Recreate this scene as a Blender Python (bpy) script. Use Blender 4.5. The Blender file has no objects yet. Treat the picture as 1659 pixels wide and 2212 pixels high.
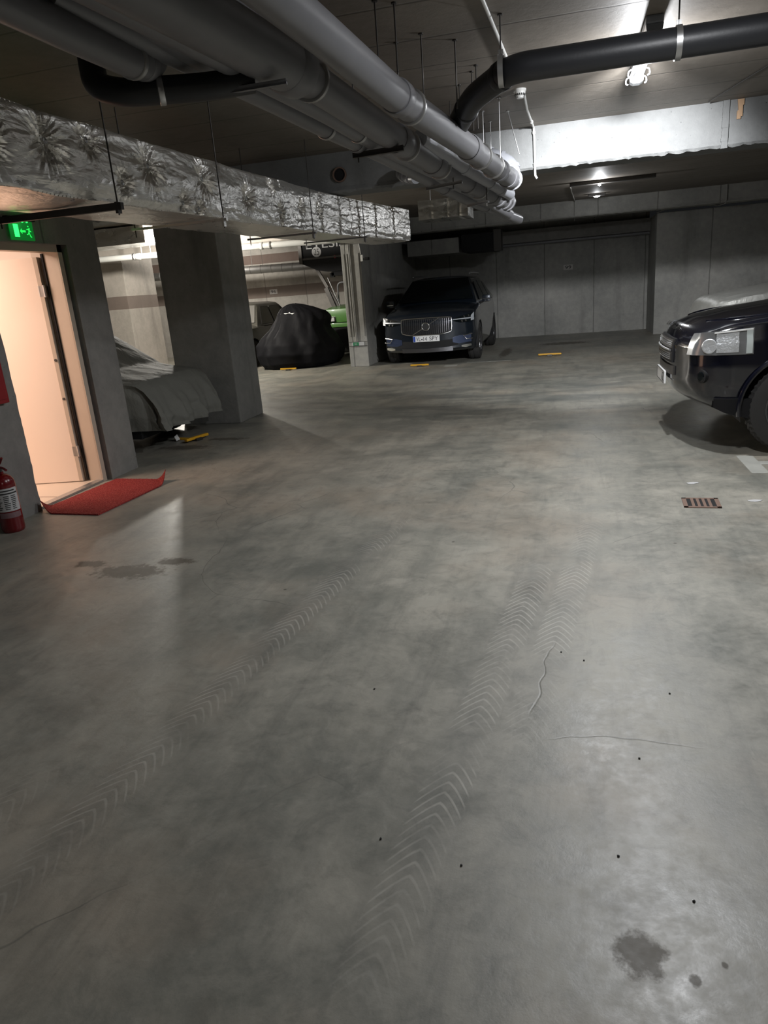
import bpy, bmesh, math, random
from mathutils import Vector, Matrix, noise
random.seed(7)
PI = math.pi
SC = bpy.context.scene
COL = SC.collection

# ------------------------------------------------------------------ camera
F_PX, PITCH, ROLL, CAMH, YAW = 1534.0, math.radians(17.43), math.radians(4.63), 1.5, math.radians(-15.3)
cam_d = bpy.data.cameras.new('camera')
cam = bpy.data.objects.new('camera', cam_d); COL.objects.link(cam)
cam_d.sensor_fit = 'HORIZONTAL'; cam_d.sensor_width = 36.0
cam_d.lens = F_PX * 36.0 / 1659.0; cam_d.clip_start = 0.05; cam_d.clip_end = 200
fw = Vector((math.sin(YAW)*math.cos(PITCH), math.cos(YAW)*math.cos(PITCH), -math.sin(PITCH)))
rt0 = Vector((math.cos(YAW), -math.sin(YAW), 0)); up0 = rt0.cross(fw)
rt = rt0*math.cos(ROLL) - up0*math.sin(ROLL); up = rt0*math.sin(ROLL) + up0*math.cos(ROLL)
M = Matrix((rt, up, -fw)).transposed().to_4x4(); M.translation = Vector((0, 0, CAMH))
cam.matrix_world = M
SC.camera = cam

# ------------------------------------------------------------------ world, lights, exposure
W = bpy.data.worlds.new('world'); SC.world = W; W.use_nodes = True
W.node_tree.nodes['Background'].inputs[0].default_value = (0.5, 0.52, 0.55, 1)
W.node_tree.nodes['Background'].inputs[1].default_value = 0.01
SC.view_settings.view_transform = 'Standard'; SC.view_settings.look = 'None'
SC.view_settings.gamma = 1; SC.view_settings.use_curve_mapping = False
SC.view_settings.exposure = 0.32

def light(name, kind, loc, power, col=(1, 1, 1), size=0.1, rot=None, size_y=None, spread=None):
    d = bpy.data.lights.new(name, kind); d.energy = power; d.color = col
    if kind == 'POINT': d.shadow_soft_size = size
    if kind == 'AREA':
        d.size = size
        if size_y: d.shape = 'RECTANGLE'; d.size_y = size_y
        if spread: d.spread = spread
    o = bpy.data.objects.new(name, d); o.location = loc
    if rot: o.rotation_euler = rot
    COL.objects.link(o); return o
COOL = (0.96, 0.975, 1.0); NEUT = (1.0, 0.95, 0.86); WARM = (1.0, 0.74, 0.61)
light('lamp_light_aisle', 'POINT', (0.52, 6.05, 2.75), 46, COOL, 0.035)
light('lamp_light_aisle_down', 'AREA', (0.52, 6.05, 2.86), 34, COOL, 0.08, (0, 0, 0))
def spot(name, loc, aim, power, col, deg, blend, size):
    o = light(name, 'POINT', loc, 1, col, size); COL.objects.unlink(o)
    d = bpy.data.lights.new(name, 'SPOT'); d.energy = power; d.color = col; d.spot_size = math.radians(deg); d.spot_blend = blend; d.shadow_soft_size = size
    o = bpy.data.objects.new(name, d); o.location = loc
    o.rotation_euler = (Vector(aim)-Vector(loc)).to_track_quat('-Z', 'Y').to_euler(); COL.objects.link(o); return o
spot('added_aisle_throw', (0.52, 6.08, 2.87), (0.1, 14.6, 0.0), 1300, COOL, 74, 1.0, 0.05)  # beam added at the aisle lamp to brighten far floor and wall
light('lamp_light_near', 'AREA', (0.62, 3.7, 2.90), 60, COOL, 0.22, (0, 0, 0))
light('lamp_light_near_glow', 'POINT', (0.45, 3.6, 2.72), 2.5, COOL, 0.05)
light('lamp_light_far', 'POINT', (0.51, 14.0, 2.88), 22, COOL, 0.03)
light('lamp_light_far_bay', 'POINT', (0.545, 16.3, 2.88), 3, COOL, 0.03)
light('lamp_light_left_bay', 'POINT', (-7.5, 13.15, 2.60), 380, NEUT, 0.06)
light('added_left_bay_fill', 'POINT', (-9.55, 18.1, 2.70), 120, NEUT, 0.08)  # unseen fill light, added to brighten the far wall of the bay
light('lamp_light_behind', 'AREA', (1.2, -2.5, 2.9), 30, NEUT, 0.6, (0, 0, 0))
light('stairwell_lamp', 'AREA', (-5.5, 4.3, 2.45), 64, WARM, 0.9, (0, 0, 0), 0.9)

# ------------------------------------------------------------------ tagging and linking
def tag(o, label=None, cat=None, group=None, kind=None):
    if label: o['label'] = label
    if cat: o['category'] = cat
    if group: o['group'] = group
    if kind: o['kind'] = kind
    return o
def thing(name, label, cat, loc=(0, 0, 0), rz=0.0, group=None):
    o = bpy.data.objects.new(name, None); o.empty_display_size = 0.1
    o.location = loc; o.rotation_euler = (0, 0, rz); COL.objects.link(o)
    return tag(o, label, cat, group)
def obj(name, bm, mat, parent=None, smooth=False, label=None, doubles=False):
    if doubles: bmesh.ops.remove_doubles(bm, verts=bm.verts, dist=1e-4)
    bmesh.ops.recalc_face_normals(bm, faces=bm.faces)
    me = bpy.data.meshes.new(name); bm.to_mesh(me); bm.free()
    me.materials.append(mat)
    if smooth:
        for p in me.polygons: p.use_smooth = True
        try: me.set_sharp_from_angle(angle=math.radians(38))
        except Exception: pass
    o = bpy.data.objects.new(name, me); COL.objects.link(o)
    if parent: o.parent = parent
    if label: o['label'] = label
    return o
def struct(name, bm, mat, smooth=False, label=None):
    return tag(obj(name, bm, mat, None, smooth, label), kind='structure')
def copy_tree(o, parent=None):
    c = o.copy(); COL.objects.link(c); c.parent = parent
    for ch in list(o.children): copy_tree(ch, c)
    return c

# ------------------------------------------------------------------ mesh helpers
def bmn(): return bmesh.new()
def box(bm, x0, x1, y0, y1, z0, z1, mtx=None, bev=0.0):
    r = bmesh.ops.create_cube(bm, size=1.0)
    vs = r['verts']
    bmesh.ops.scale(bm, vec=(x1-x0, y1-y0, z1-z0), verts=vs)
    bmesh.ops.translate(bm, vec=((x0+x1)/2, (y0+y1)/2, (z0+z1)/2), verts=vs)
    if mtx is not None: bmesh.ops.transform(bm, matrix=mtx, verts=vs)
    if bev > 0:
        es = list({e for v in vs for e in v.link_edges})
        bmesh.ops.bevel(bm, geom=es, offset=bev, segments=2, profile=0.6, affect='EDGES')
    return bm
def frames(pts):
    P = [Vector(p) for p in pts]; out = []
    n = None
    for i, p in enumerate(P):
        t = ((P[min(i+1, len(P)-1)] - P[max(i-1, 0)])).normalized()
        if n is None:
            a = Vector((0, 0, 1)) if abs(t.z) < 0.9 else Vector((1, 0, 0))
            n = (a - t*a.dot(t)).normalized()
        else:
            n = (n - t*n.dot(t)).normalized()
        out.append((p, t, n, t.cross(n)))
    return out
def tube(bm, pts, r, seg=16, cap=True, rs=None):
    rings = []
    for i, (p, t, n, b) in enumerate(frames(pts)):
        rr = rs[i] if rs else r
        rings.append([bm.verts.new(p + n*math.cos(2*PI*k/seg)*rr + b*math.sin(2*PI*k/seg)*rr) for k in range(seg)])
    for a, c in zip(rings, rings[1:]):
        for k in range(seg):
            bm.faces.new((a[k], a[(k+1) % seg], c[(k+1) % seg], c[k]))
    if cap:
        bm.faces.new(rings[0][::-1]); bm.faces.new(rings[-1])
    return bm
def smooth_path(ctrl, n=8):
    P = [Vector(c) for c in ctrl]; out = []
    for i in range(len(P)-1):
        p0, p1, p2, p3 = P[max(i-1, 0)], P[i], P[i+1], P[min(i+2, len(P)-1)]
        for k in range(n):
            t = k/n
            out.append(0.5*((2*p1) + (p2-p0)*t + (2*p0-5*p1+4*p2-p3)*t*t + (3*p1-p0-3*p2+p3)*t**3))
    out.append(P[-1]); return out
def bend(ctrl, rad=0.15, n=6):
    """polyline with its corners rounded"""
    P = [Vector(c) for c in ctrl]; out = [P[0]]
    for i in range(1, len(P)-1):
        a, b, c = P[i-1], P[i], P[i+1]
        da, dc = (a-b), (c-b)
        r = min(rad, da.length*0.45, dc.length*0.45)
        s, e = b+da.normalized()*r, b+dc.normalized()*r
        for k in range(n+1):
            t = k/n
            out.append(s*(1-t)**2 + b*2*t*(1-t) + e*t*t)
    out.append(P[-1]); return out
def lathe(bm, prof, seg=32, mtx=None):
    """prof: (radius, height) about z"""
    rings = []
    for r, z in prof:
        ring = []
        for k in range(seg):
            v = Vector((max(r, 1e-4)*math.cos(2*PI*k/seg), max(r, 1e-4)*math.sin(2*PI*k/seg), z))
            ring.append(bm.verts.new(mtx @ v if mtx is not None else v))
        rings.append(ring)
    for a, c in zip(rings, rings[1:]):
        for k in range(seg):
            bm.faces.new((a[k], a[(k+1) % seg], c[(k+1) % seg], c[k]))
    if prof[0][0] > 2e-3: bm.faces.new(rings[0][::-1])
    if prof[-1][0] > 2e-3: bm.faces.new(rings[-1])
    return bm
def prism(bm, poly, d, mtx=None):
    """poly in local xz extruded along y from 0 to d"""
    a = [bm.verts.new(Vector((x, 0, z))) for x, z in poly]
    b = [bm.verts.new(Vector((x, d, z))) for x, z in poly]
    n = len(poly)
    bm.faces.new(a); bm.faces.new(b[::-1])
    for i in range(n): bm.faces.new((a[i], b[i], b[(i+1) % n], a[(i+1) % n]))
    if mtx is not None: bmesh.ops.transform(bm, matrix=mtx, verts=a+b)
    return bm
def fbm(p, s=1.0, o=3):
    return noise.fractal(Vector(p)*s, 1.0, 2.0, o)
def lerp(v, xs, ys):
    if v <= xs[0]: return ys[0]
    for i in range(len(xs)-1):
        if v <= xs[i+1]:
            t = (v-xs[i])/(xs[i+1]-xs[i]); return ys[i]+(ys[i+1]-ys[i])*t
    return ys[-1]
def T(x, y, z): return Matrix.Translation((x, y, z))
def Rm(a, ax): return Matrix.Rotation(a, 4, ax)

# ------------------------------------------------------------------ materials
class NT:
    def __init__(s, name):
        s.m = bpy.data.materials.new(name); s.m.use_nodes = True
        s.t = s.m.node_tree; s.b = s.t.nodes['Principled BSDF']
    def n(s, typ, ins=None, **kw):
        nd = s.t.nodes.new(typ)
        for k, v in kw.items(): setattr(nd, k, v)
        for k, v in (ins or {}).items(): s.set(nd.inputs[k], v)
        return nd
    def set(s, sock, v):
        if isinstance(v, bpy.types.NodeSocket): s.t.links.new(v, sock)
        elif isinstance(v, bpy.types.Node): s.t.links.new(v.outputs[0], sock)
        else:
            if isinstance(v, tuple) and len(v) == 3 and len(sock.default_value) == 4: v = v + (1,)
            sock.default_value = v
    def math(s, op, a, b=0.0, c=0.0, clamp=False):
        nd = s.n('ShaderNodeMath', {0: a, 1: b, 2: c}, operation=op); nd.use_clamp = clamp
        return nd.outputs[0]
    def obj(s): return s.n('ShaderNodeTexCoord').outputs['Object']
    def noise(s, scale, detail=4, rough=0.55, vec=None, dist=0.0):
        ins = {'Scale': scale, 'Detail': detail, 'Roughness': rough, 'Distortion': dist}
        ins['Vector'] = vec if vec is not None else s.obj()
        return s.n('ShaderNodeTexNoise', ins).outputs[0]
    def ramp(s, fac, stops):
        nd = s.n('ShaderNodeValToRGB', {0: fac}); cr = nd.color_ramp
        while len(cr.elements) < len(stops): cr.elements.new(0.5)
        for e, (p, c) in zip(cr.elements, stops):
            e.position = p; e.color = (c, c, c, 1) if isinstance(c, float) else tuple(c)+(1,)
        return nd.outputs[0]
    def mix(s, fac, a, b, blend='MIX'):
        nd = s.n('ShaderNodeMix', data_type='RGBA', blend_type=blend)
        s.set(nd.inputs['Factor'], fac); s.set(nd.inputs['A'], a); s.set(nd.inputs['B'], b)
        return nd.outputs['Result']
    def vscale(s, v, sc):
        return s.n('ShaderNodeMapping', {'Vector': v, 'Scale': sc}).outputs[0]
    def bump(s, h, strength=0.3, dist=0.01):
        s.set(s.b.inputs['Normal'], s.n('ShaderNodeBump', {'Height': h, 'Strength': strength, 'Distance': dist}).outputs[0])
    def out(s, **kw):
        for k, v in kw.items(): s.set(s.b.inputs[k.replace('_', ' ')], v)
        return s.m
def simple(name, col, rough=0.5, metal=0.0, bump=0.0, bscale=60.0, coat=0.0, var=0.0, spec=0.5):
    t = NT(name); c = col
    if var > 0:
        f = t.noise(6.0, 5)
        c = t.mix(f, tuple(x*(1-var) for x in col), tuple(min(1, x*(1+var)) for x in col))
    t.out(Base_Color=c, Roughness=rough, Metallic=metal, Coat_Weight=coat, Specular_IOR_Level=spec)
    t.set(t.b.inputs['Coat Roughness'], 0.04)
    if bump > 0: t.bump(t.noise(bscale, 4), bump, 0.005)
    return t.m
def emis(name, col, st):
    t = NT(name); t.out(Base_Color=(0.02, 0.02, 0.02), Emission_Color=col, Emission_Strength=st); return t.m
def concrete(name, a, b, rough=0.8, joints=None, stain=0.35, bands=None, bstr=0.5, boards=None):
    """a/b: two tones; joints: (axis, spacing, offset); bands: (z0, z1, colour)"""
    t = NT(name); o = t.obj(); sep = t.n('ShaderNodeSeparateXYZ', {0: o})
    big = t.noise(0.9, 5, 0.6); fine = t.noise(9.0, 6, 0.7)
    f = t.math('ADD', t.math('MULTIPLY', big, 0.6), t.math('MULTIPLY', fine, 0.4))
    c = t.mix(t.ramp(f, [(0.36, 0.0), (0.66, 1.0)]), a, b)
    drip = t.noise(1.0, 5, 0.6, t.vscale(o, (2.2, 2.2, 0.30)))
    c = t.mix(t.ramp(drip, [(0.56, 0.0), (0.72, stain)]), c, tuple(x*0.45 for x in a))
    pits = t.n('ShaderNodeTexVoronoi', {'Vector': o, 'Scale': 14.0}).outputs['Distance']
    pit = t.ramp(pits, [(0.03, 1.0), (0.09, 0.0)])
    pitm = t.math('MULTIPLY', pit, t.ramp(t.noise(3.0, 2), [(0.5, 0.0), (0.6, 0.8)]))
    c = t.mix(pitm, c, tuple(x*0.35 for x in a))
    if bands:
        for z0, z1, colr in bands:
            m = t.math('MULTIPLY', t.math('GREATER_THAN', sep.outputs[2], z0), t.math('LESS_THAN', sep.outputs[2], z1))
            c = t.mix(t.math('MULTIPLY', m, 0.85), c, colr)
    h = t.math('SUBTRACT', fine, t.math('MULTIPLY', pit, 0.4))
    if joints:
        ax, sp, of = joints
        wob = t.math('MULTIPLY', t.math('SUBTRACT', t.noise(3.0, 3), 0.5), 0.03)
        q = t.math('ADD', t.math('ADD', sep.outputs[ax], of), wob)
        md = t.math('ABSOLUTE', t.math('SUBTRACT', t.math('FLOORED_MODULO', q, sp), sp/2))
        line = t.ramp(md, [(0.004, 1.0), (0.016, 0.0)])
        c = t.mix(t.math('MULTIPLY', line, 0.6), c, tuple(x*0.3 for x in a))
        h = t.math('SUBTRACT', h, t.math('MULTIPLY', line, 0.8))
    t.out(Base_Color=c, Roughness=rough); t.bump(h, bstr, 0.012)
    return t.m

def floor_material():
    t = NT('floor_concrete'); o = t.obj(); s = t.n('ShaderNodeSeparateXYZ', {0: o}); X, Y = s.outputs[0], s.outputs[1]
    n1 = t.noise(0.55, 6, 0.62, dist=0.6); n2 = t.noise(2.6, 7, 0.68, dist=0.5); n3 = t.noise(22.0, 5, 0.7)
    f = t.math('ADD', t.math('MULTIPLY', n1, 0.55), t.math('ADD', t.math('MULTIPLY', n2, 0.33), t.math('MULTIPLY', n3, 0.14)))
    c = t.mix(t.ramp(f, [(0.40, 0.0), (0.58, 1.0)]), (0.15, 0.153, 0.134), (0.315, 0.30, 0.255))
    # warm dusty patches
    c = t.mix(t.ramp(t.noise(0.8, 5, 0.6, t.n('ShaderNodeMapping', {'Vector': o, 'Location': (7.3, 2.1, 0)}).outputs[0]), [(0.5, 0.0), (0.66, 0.5)]), c, (0.30, 0.25, 0.195))
    # driving-direction smears
    rot = t.n('ShaderNodeMapping', {'Vector': o, 'Rotation': (0, 0, math.radians(8)), 'Scale': (3.2, 0.5, 1.0)}).outputs[0]
    sm = t.noise(1.5, 6, 0.65, rot)
    c = t.mix(t.ramp(sm, [(0.48, 0.0), (0.68, 0.38)]), c, (0.115, 0.12, 0.108))
    n4 = t.noise(8.0, 6, 0.75, dist=0.8)
    c = t.mix(t.ramp(n4, [(0.50, 0.0), (0.70, 0.42)]), c, (0.10, 0.102, 0.09))
    c = t.mix(t.ramp(n4, [(0.28, 0.30), (0.44, 0.0)]), c, (0.36, 0.35, 0.31))
    st2 = t.noise(1.0, 6, 0.7, t.n('ShaderNodeMapping', {'Vector': o, 'Rotation': (0, 0, math.radians(-14)), 'Scale': (9.0, 0.9, 1.0)}).outputs[0])
    c = t.mix(t.ramp(st2, [(0.54, 0.0), (0.70, 0.30)]), c, (0.10, 0.10, 0.09))
    # curved tyre rubber where cars turn in, Y 8..11.5
    dx = t.math('SUBTRACT', X, -1.2); dy = t.math('SUBTRACT', Y, 15.5)
    rad = t.math('SQRT', t.math('ADD', t.math('MULTIPLY', dx, t.math('MULTIPLY', dx, 0.55)), t.math('MULTIPLY', dy, dy)))
    wv = t.n('ShaderNodeCombineXYZ', {0: t.math('MULTIPLY', rad, 1.5), 1: t.math('MULTIPLY', dx, 0.45)}).outputs[0]
    arc = t.ramp(t.noise(1.3, 5, 0.6, wv), [(0.44, 0.0), (0.60, 1.0)])
    band = t.math('MULTIPLY', t.ramp(rad, [(0.0, 0.0), (1.0, 0.0)]), 1.0)
    w0 = t.n('ShaderNodeMapRange', {'Value': Y, 'From Min': 7.0, 'From Max': 8.6, 'To Min': 0.0, 'To Max': 1.0}).outputs[0]
    w1 = t.n('ShaderNodeMapRange', {'Value': Y, 'From Min': 10.6, 'From Max': 12.6, 'To Min': 1.0, 'To Max': 0.0}).outputs[0]
    w2 = t.n('ShaderNodeMapRange', {'Value': X, 'From Min': 0.4, 'From Max': 1.6, 'To Min': 1.0, 'To Max': 0.15}).outputs[0]
    am = t.math('MULTIPLY', t.math('MULTIPLY', w0, w1), t.math('MULTIPLY', arc, w2))
    c = t.mix(t.math('MULTIPLY', am, 0.6), c, (0.085, 0.09, 0.085))
    # tread tracks left by tyres: curved bands with chevron ribs
    ribs_h = None
    for a0, b0, y0, y1, side in ((-0.585, 0.118, 1.05, 4.3, 0), (-1.65, 0.124, 0.9, 4.6, 0), (-0.43, 0.13, 2.0, 4.6, 1), (-1.95, 0.12, 0.9, 1.9, 0)):
        ce = t.math('ADD', t.math('MULTIPLY', Y, b0), a0)
        d = t.math('SUBTRACT', X, ce); ad = t.math('ABSOLUTE', d)
        inb = t.n('ShaderNodeMapRange', {'Value': ad, 'From Min': 0.068, 'From Max': 0.082, 'To Min': 1.0, 'To Max': 0.0}).outputs[0]
        ph = t.math('ADD', t.math('MULTIPLY', Y, 130.0), t.math('MULTIPLY', t.math('POWER', ad, 1.3), 380.0))
        rib = t.n('ShaderNodeMapRange', {'Value': t.math('SINE', ph), 'From Min': 0.5, 'From Max': 0.95}).outputs[0]
        ya = t.n('ShaderNodeMapRange', {'Value': Y, 'From Min': y0, 'From Max': y0+0.4}).outputs[0]
        yb = t.n('ShaderNodeMapRange', {'Value': Y, 'From Min': y1-0.8, 'From Max': y1, 'To Min': 1.0, 'To Max': 0.0}).outputs[0]
        br = t.ramp(t.noise(2.2, 4, 0.6), [(0.40, 0.05), (0.58, 1.0)])
        m = t.math('MULTIPLY', t.math('MULTIPLY', inb, rib), t.math('MULTIPLY', t.math('MULTIPLY', ya, yb), br))
        core = t.math('MULTIPLY', t.n('ShaderNodeMapRange', {'Value': ad, 'From Min': 0.0, 'From Max': 0.14, 'To Min': 0.28, 'To Max': 0.0}).outputs[0], t.math('MULTIPLY', ya, yb))
        c = t.mix(core, c, (0.13, 0.13, 0.12))
        c = t.mix(t.math('MULTIPLY', m, 0.34), c, (0.52, 0.50, 0.45))
        ribs_h = m if ribs_h is None else t.math('ADD', ribs_h, m)
    # oil stains and small dark spots of their own shape
    wob = t.math('MULTIPLY', t.math('SUBTRACT', t.noise(14.0, 5, 0.7), 0.5), 0.13)
    stmask = None
    for sx, sy, rx, ry in ((0.16, 1.335, 0.050, 0.062), (0.27, 1.28, 0.012, 0.016), (0.34, 1.33, 0.007, 0.009), (-2.55, 3.45, 0.22, 0.10), (-2.35, 3.62, 0.12, 0.05),
                       (-2.9, 3.55, 0.10, 0.05), (-1.3, 15.6, 0.10, 0.9), (-0.1, 17.0, 0.5, 0.3), (-4.1, 6.9, 0.28, 0.10), (-3.8, 7.3, 0.22, 0.07)):
        ex = t.math('DIVIDE', t.math('SUBTRACT', X, sx), rx); ey = t.math('DIVIDE', t.math('SUBTRACT', Y, sy), ry)
        dd = t.math('SQRT', t.math('ADD', t.math('MULTIPLY', ex, ex), t.math('MULTIPLY', ey, ey)))
        dd = t.math('ADD', dd, t.math('MULTIPLY', wob, 22.0))
        mm = t.n('ShaderNodeMapRange', {'Value': dd, 'From Min': 0.8, 'From Max': 1.25, 'To Min': 1.0, 'To Max': 0.0}).outputs[0]
        stmask = mm if stmask is None else t.math('MAXIMUM', stmask, mm)
    c = t.mix(t.math('MULTIPLY', stmask, 0.75), c, (0.075, 0.062, 0.045))
    sp = t.n('ShaderNodeTexVoronoi', {'Vector': o, 'Scale': 2.3}).outputs['Distance']
    c = t.mix(t.ramp(sp, [(0.012, 0.8), (0.03, 0.0)]), c, (0.05, 0.045, 0.04))
    # hairline cracks
    vd = t.n('ShaderNodeTexVoronoi', {'Vector': t.vscale(t.mix(0.12, o, t.n('ShaderNodeTexNoise', {'Vector': o, 'Scale': 3.0}).outputs[1]), (1, 1, 1)), 'Scale': 0.9}, feature='DISTANCE_TO_EDGE').outputs['Distance']
    crack = t.math('MULTIPLY', t.ramp(vd, [(0.0015, 1.0), (0.004, 0.0)]), t.ramp(t.noise(0.7, 2), [(0.52, 0.0), (0.58, 0.55)]))
    c = t.mix(crack, c, (0.10, 0.10, 0.09))
    # faint old paint
    rg = t.ramp(n2, [(0.3, 0.30), (0.7, 0.50)])
    rg = t.math('ADD', rg, t.math('MULTIPLY', stmask, 0.15))
    rg = t.math('ADD', rg, t.math('MULTIPLY', t.ramp(n3, [(0.35, 0.0), (0.65, 0.10)]), 1.0))
    t.out(Base_Color=c, Roughness=rg, Specular_IOR_Level=0.55)
    h = t.math('ADD', t.math('MULTIPLY', n3, 0.35), t.math('ADD', t.math('MULTIPLY', n2, 0.5), t.math('MULTIPLY', ribs_h, 0.10)))
    h = t.math('SUBTRACT', h, crack)
    t.bump(h, 0.28, 0.008)
    return t.m

M_floor = floor_material()
M_ceil = concrete('ceiling_concrete', (0.150, 0.130, 0.108), (0.215, 0.190, 0.160), 0.62, (1, 0.62, 0.10), 0.2, None, 0.25)
M_wall = concrete('wall_concrete', (0.25, 0.25, 0.235), (0.40, 0.39, 0.36), 0.8, (0, 1.22, 0.0), 0.4)
M_bay = concrete('bay_wall_concrete', (0.34, 0.32, 0.29), (0.52, 0.49, 0.45), 0.8, (0, 1.22, 0.4), 0.35, [(1.50, 1.79, (0.155, 0.115, 0.095)), (2.42, 2.66, (0.11, 0.065, 0.05))])  # lower band is stripe paint; upper one paints a shaded beam underside
M_side = concrete('side_wall_concrete', (0.17, 0.165, 0.155), (0.27, 0.26, 0.24), 0.8, (1, 1.25, 0.3), 0.35)
M_col = concrete('column_concrete', (0.17, 0.17, 0.158), (0.27, 0.265, 0.245), 0.75, None, 0.55)
M_colband = concrete('painted_column_concrete', (0.36, 0.33, 0.29), (0.52, 0.47, 0.42), 0.75, None, 0.4, [(1.50, 1.79, (0.155, 0.115, 0.095))])
M_beam = concrete('beam_concrete', (0.145, 0.148, 0.147), (0.205, 0.210, 0.208), 0.85, None, 0.12, None, 0.8)
M_pvc = simple('grey_plastic_pipe', (0.17, 0.17, 0.18), 0.38, var=0.10)
M_pvcl = simple('light_grey_plastic', (0.34, 0.35, 0.38), 0.4, var=0.08)
M_blackpipe = simple('black_pipe', (0.018, 0.019, 0.022), 0.45, bump=0.1)
M_white = simple('white_plastic', (0.72, 0.72, 0.70), 0.4)
M_whitepipe = simple('white_painted_pipe', (0.66, 0.66, 0.63), 0.35, var=0.08)
M_steel = simple('galvanised_steel', (0.48, 0.48, 0.48), 0.38, 0.9, var=0.15)
M_dsteel = simple('dark_steel', (0.09, 0.085, 0.08), 0.5, 0.8)
M_chrome = simple('chrome', (0.78, 0.79, 0.80), 0.12, 1.0)
M_rubber = simple('tyre_rubber', (0.028, 0.027, 0.026), 0.75, bump=0.2)
M_blackpl = simple('black_plastic', (0.007, 0.007, 0.008), 0.65, spec=0.25, bump=0.15, bscale=200)
M_void = simple('black_parts_and_shade', (0.006, 0.006, 0.007), 0.8)  # flat black for dark parts, and for shade inside holes and openings
M_navy = simple('dark_blue_car_paint', (0.009, 0.014, 0.022), 0.28, 0.35, coat=1.0)
M_bcar = simple('black_car_paint', (0.0035, 0.004, 0.009), 0.16, 0.0, coat=1.0)
M_grey_car = simple('old_grey_green_car_paint', (0.11, 0.105, 0.088), 0.35, coat=0.4)
M_glass = simple('dark_tinted_glass', (0.004, 0.006, 0.007), 0.05, spec=0.6)
M_alu = simple('alloy_rim', (0.50, 0.51, 0.52), 0.28, 0.9)
M_dalu = simple('dark_alloy_rim', (0.16, 0.16, 0.17), 0.3, 0.9)
M_green = simple('mower_green', (0.11, 0.27, 0.065), 0.35, coat=0.3)
M_ycol = simple('yellow_paint', (0.72, 0.38, 0.02), 0.45)
M_red = simple('extinguisher_red', (0.13, 0.003, 0.006), 0.25, coat=0.5)
M_redsign = simple('red_cabinet_paint', (0.25, 0.008, 0.012), 0.4)
M_cream = simple('cream_door_paint', (0.80, 0.68, 0.58), 0.5)
M_frame = simple('door_frame_paint', (0.50, 0.42, 0.34), 0.45, var=0.06)
M_tile = simple('beige_floor_tile', (0.62, 0.52, 0.42), 0.3)
M_paper = simple('label_paper', (0.50, 0.50, 0.50), 0.5)
M_ink = simple('black_ink', (0.02, 0.02, 0.02), 0.6)
M_plate = simple('plate_white', (0.80, 0.80, 0.80), 0.35)
M_eu = simple('plate_blue', (0.02, 0.07, 0.40), 0.35)
M_wood = simple('bare_wood', (0.46, 0.30, 0.18), 0.7, var=0.2)
M_paintmark = simple('worn_floor_paint', (0.34, 0.34, 0.31), 0.6, var=0.3)
M_rust = simple('rusty_iron', (0.20, 0.13, 0.10), 0.7, 0.3, bump=0.3)
M_whitish = simple('off_white_moulding', (0.66, 0.62, 0.54), 0.45)
M_lamp_lit = emis('lamp_led', (0.85, 0.95, 1.0), 120)
M_lamp_small = emis('emergency_led', (0.85, 0.95, 1.0), 14)
M_exit_lit = emis('exit_sign_lit', (0.02, 1.0, 0.10), 2.4)
M_exit_bg = emis('exit_sign_panel', (0.0, 0.30, 0.03), 0.32)
M_exit_dim = emis('exit_sign_arrow', (0.02, 0.85, 0.10), 0.95)
def headlamp_mat():
    t = NT('clear_headlamp_lens')
    t.out(Base_Color=(0.95, 0.97, 1.0), Roughness=0.03, Transmission_Weight=1.0, IOR=1.25); return t.m
M_lens = headlamp_mat()
def foil_mat(name, col, rough, sc, st, metal=0.9):
    t = NT(name); o = t.obj()
    n = t.noise(sc, 5, 0.6, t.vscale(o, (1, 0.45, 1.5)), 1.5)
    n2 = t.noise(sc*4.5, 4, 0.6, t.vscale(o, (1, 0.6, 1.3)), 0.8)
    v = t.n('ShaderNodeTexVoronoi', {'Vector': t.vscale(o, (1, 0.6, 1.4)), 'Scale': sc*1.1}, feature='DISTANCE_TO_EDGE').outputs['Distance']
    cr = t.ramp(v, [(0.0, 1.0), (0.10, 0.0)])
    t.out(Base_Color=col, Metallic=metal, Roughness=t.ramp(n, [(0.3, rough), (0.75, rough+0.16)]))
    h = t.math('ADD', t.math('ADD', n, t.math('MULTIPLY', n2, 0.30)), t.math('MULTIPLY', cr, 0.12))
    t.bump(h, st, 0.03); return t.m
M_foil = foil_mat('aluminium_foil', (0.97, 0.95, 0.91), 0.25, 5.0, 0.42)
M_foil2 = foil_mat('stretched_foil', (0.66, 0.65, 0.62), 0.24, 3.0, 0.30)
def cloth_mat(name, a, rough, metal, sc, st, sheen=0.0):
    t = NT(name); o = t.obj()
    n = t.noise(sc, 5, 0.6, t.vscale(o, (1, 1, 0.45)), 0.8)
    t.out(Base_Color=a, Roughness=rough, Metallic=metal, Sheen_Weight=sheen, Specular_IOR_Level=0.12 if metal == 0 else .4); t.bump(n, st, 0.04); return t.m
M_cover_silver = cloth_mat('silver_car_cover', (0.30, 0.30, 0.28), 0.42, 0.55, 3.5, 0.5)
M_cover_grey = cloth_mat('grey_green_car_cover', (0.17, 0.17, 0.15), 0.75, 0.03, 3.5, 0.6)
M_cover_black = cloth_mat('black_nylon_cover', (0.0075, 0.0075, 0.009), 0.65, 0.0, 2.5, 0.35, 0.0)
def mat_mat():
    t = NT('red_coir'); n = t.noise(95.0, 3, 0.8)
    t.out(Base_Color=t.ramp(n, [(0.30, (0.13, 0.006, 0.006)), (0.5, (0.34, 0.02, 0.018)), (0.68, (0.58, 0.13, 0.10))]), Roughness=0.9)
    t.bump(n, 1.0, 0.02); return t.m
M_mat = mat_mat()

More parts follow.
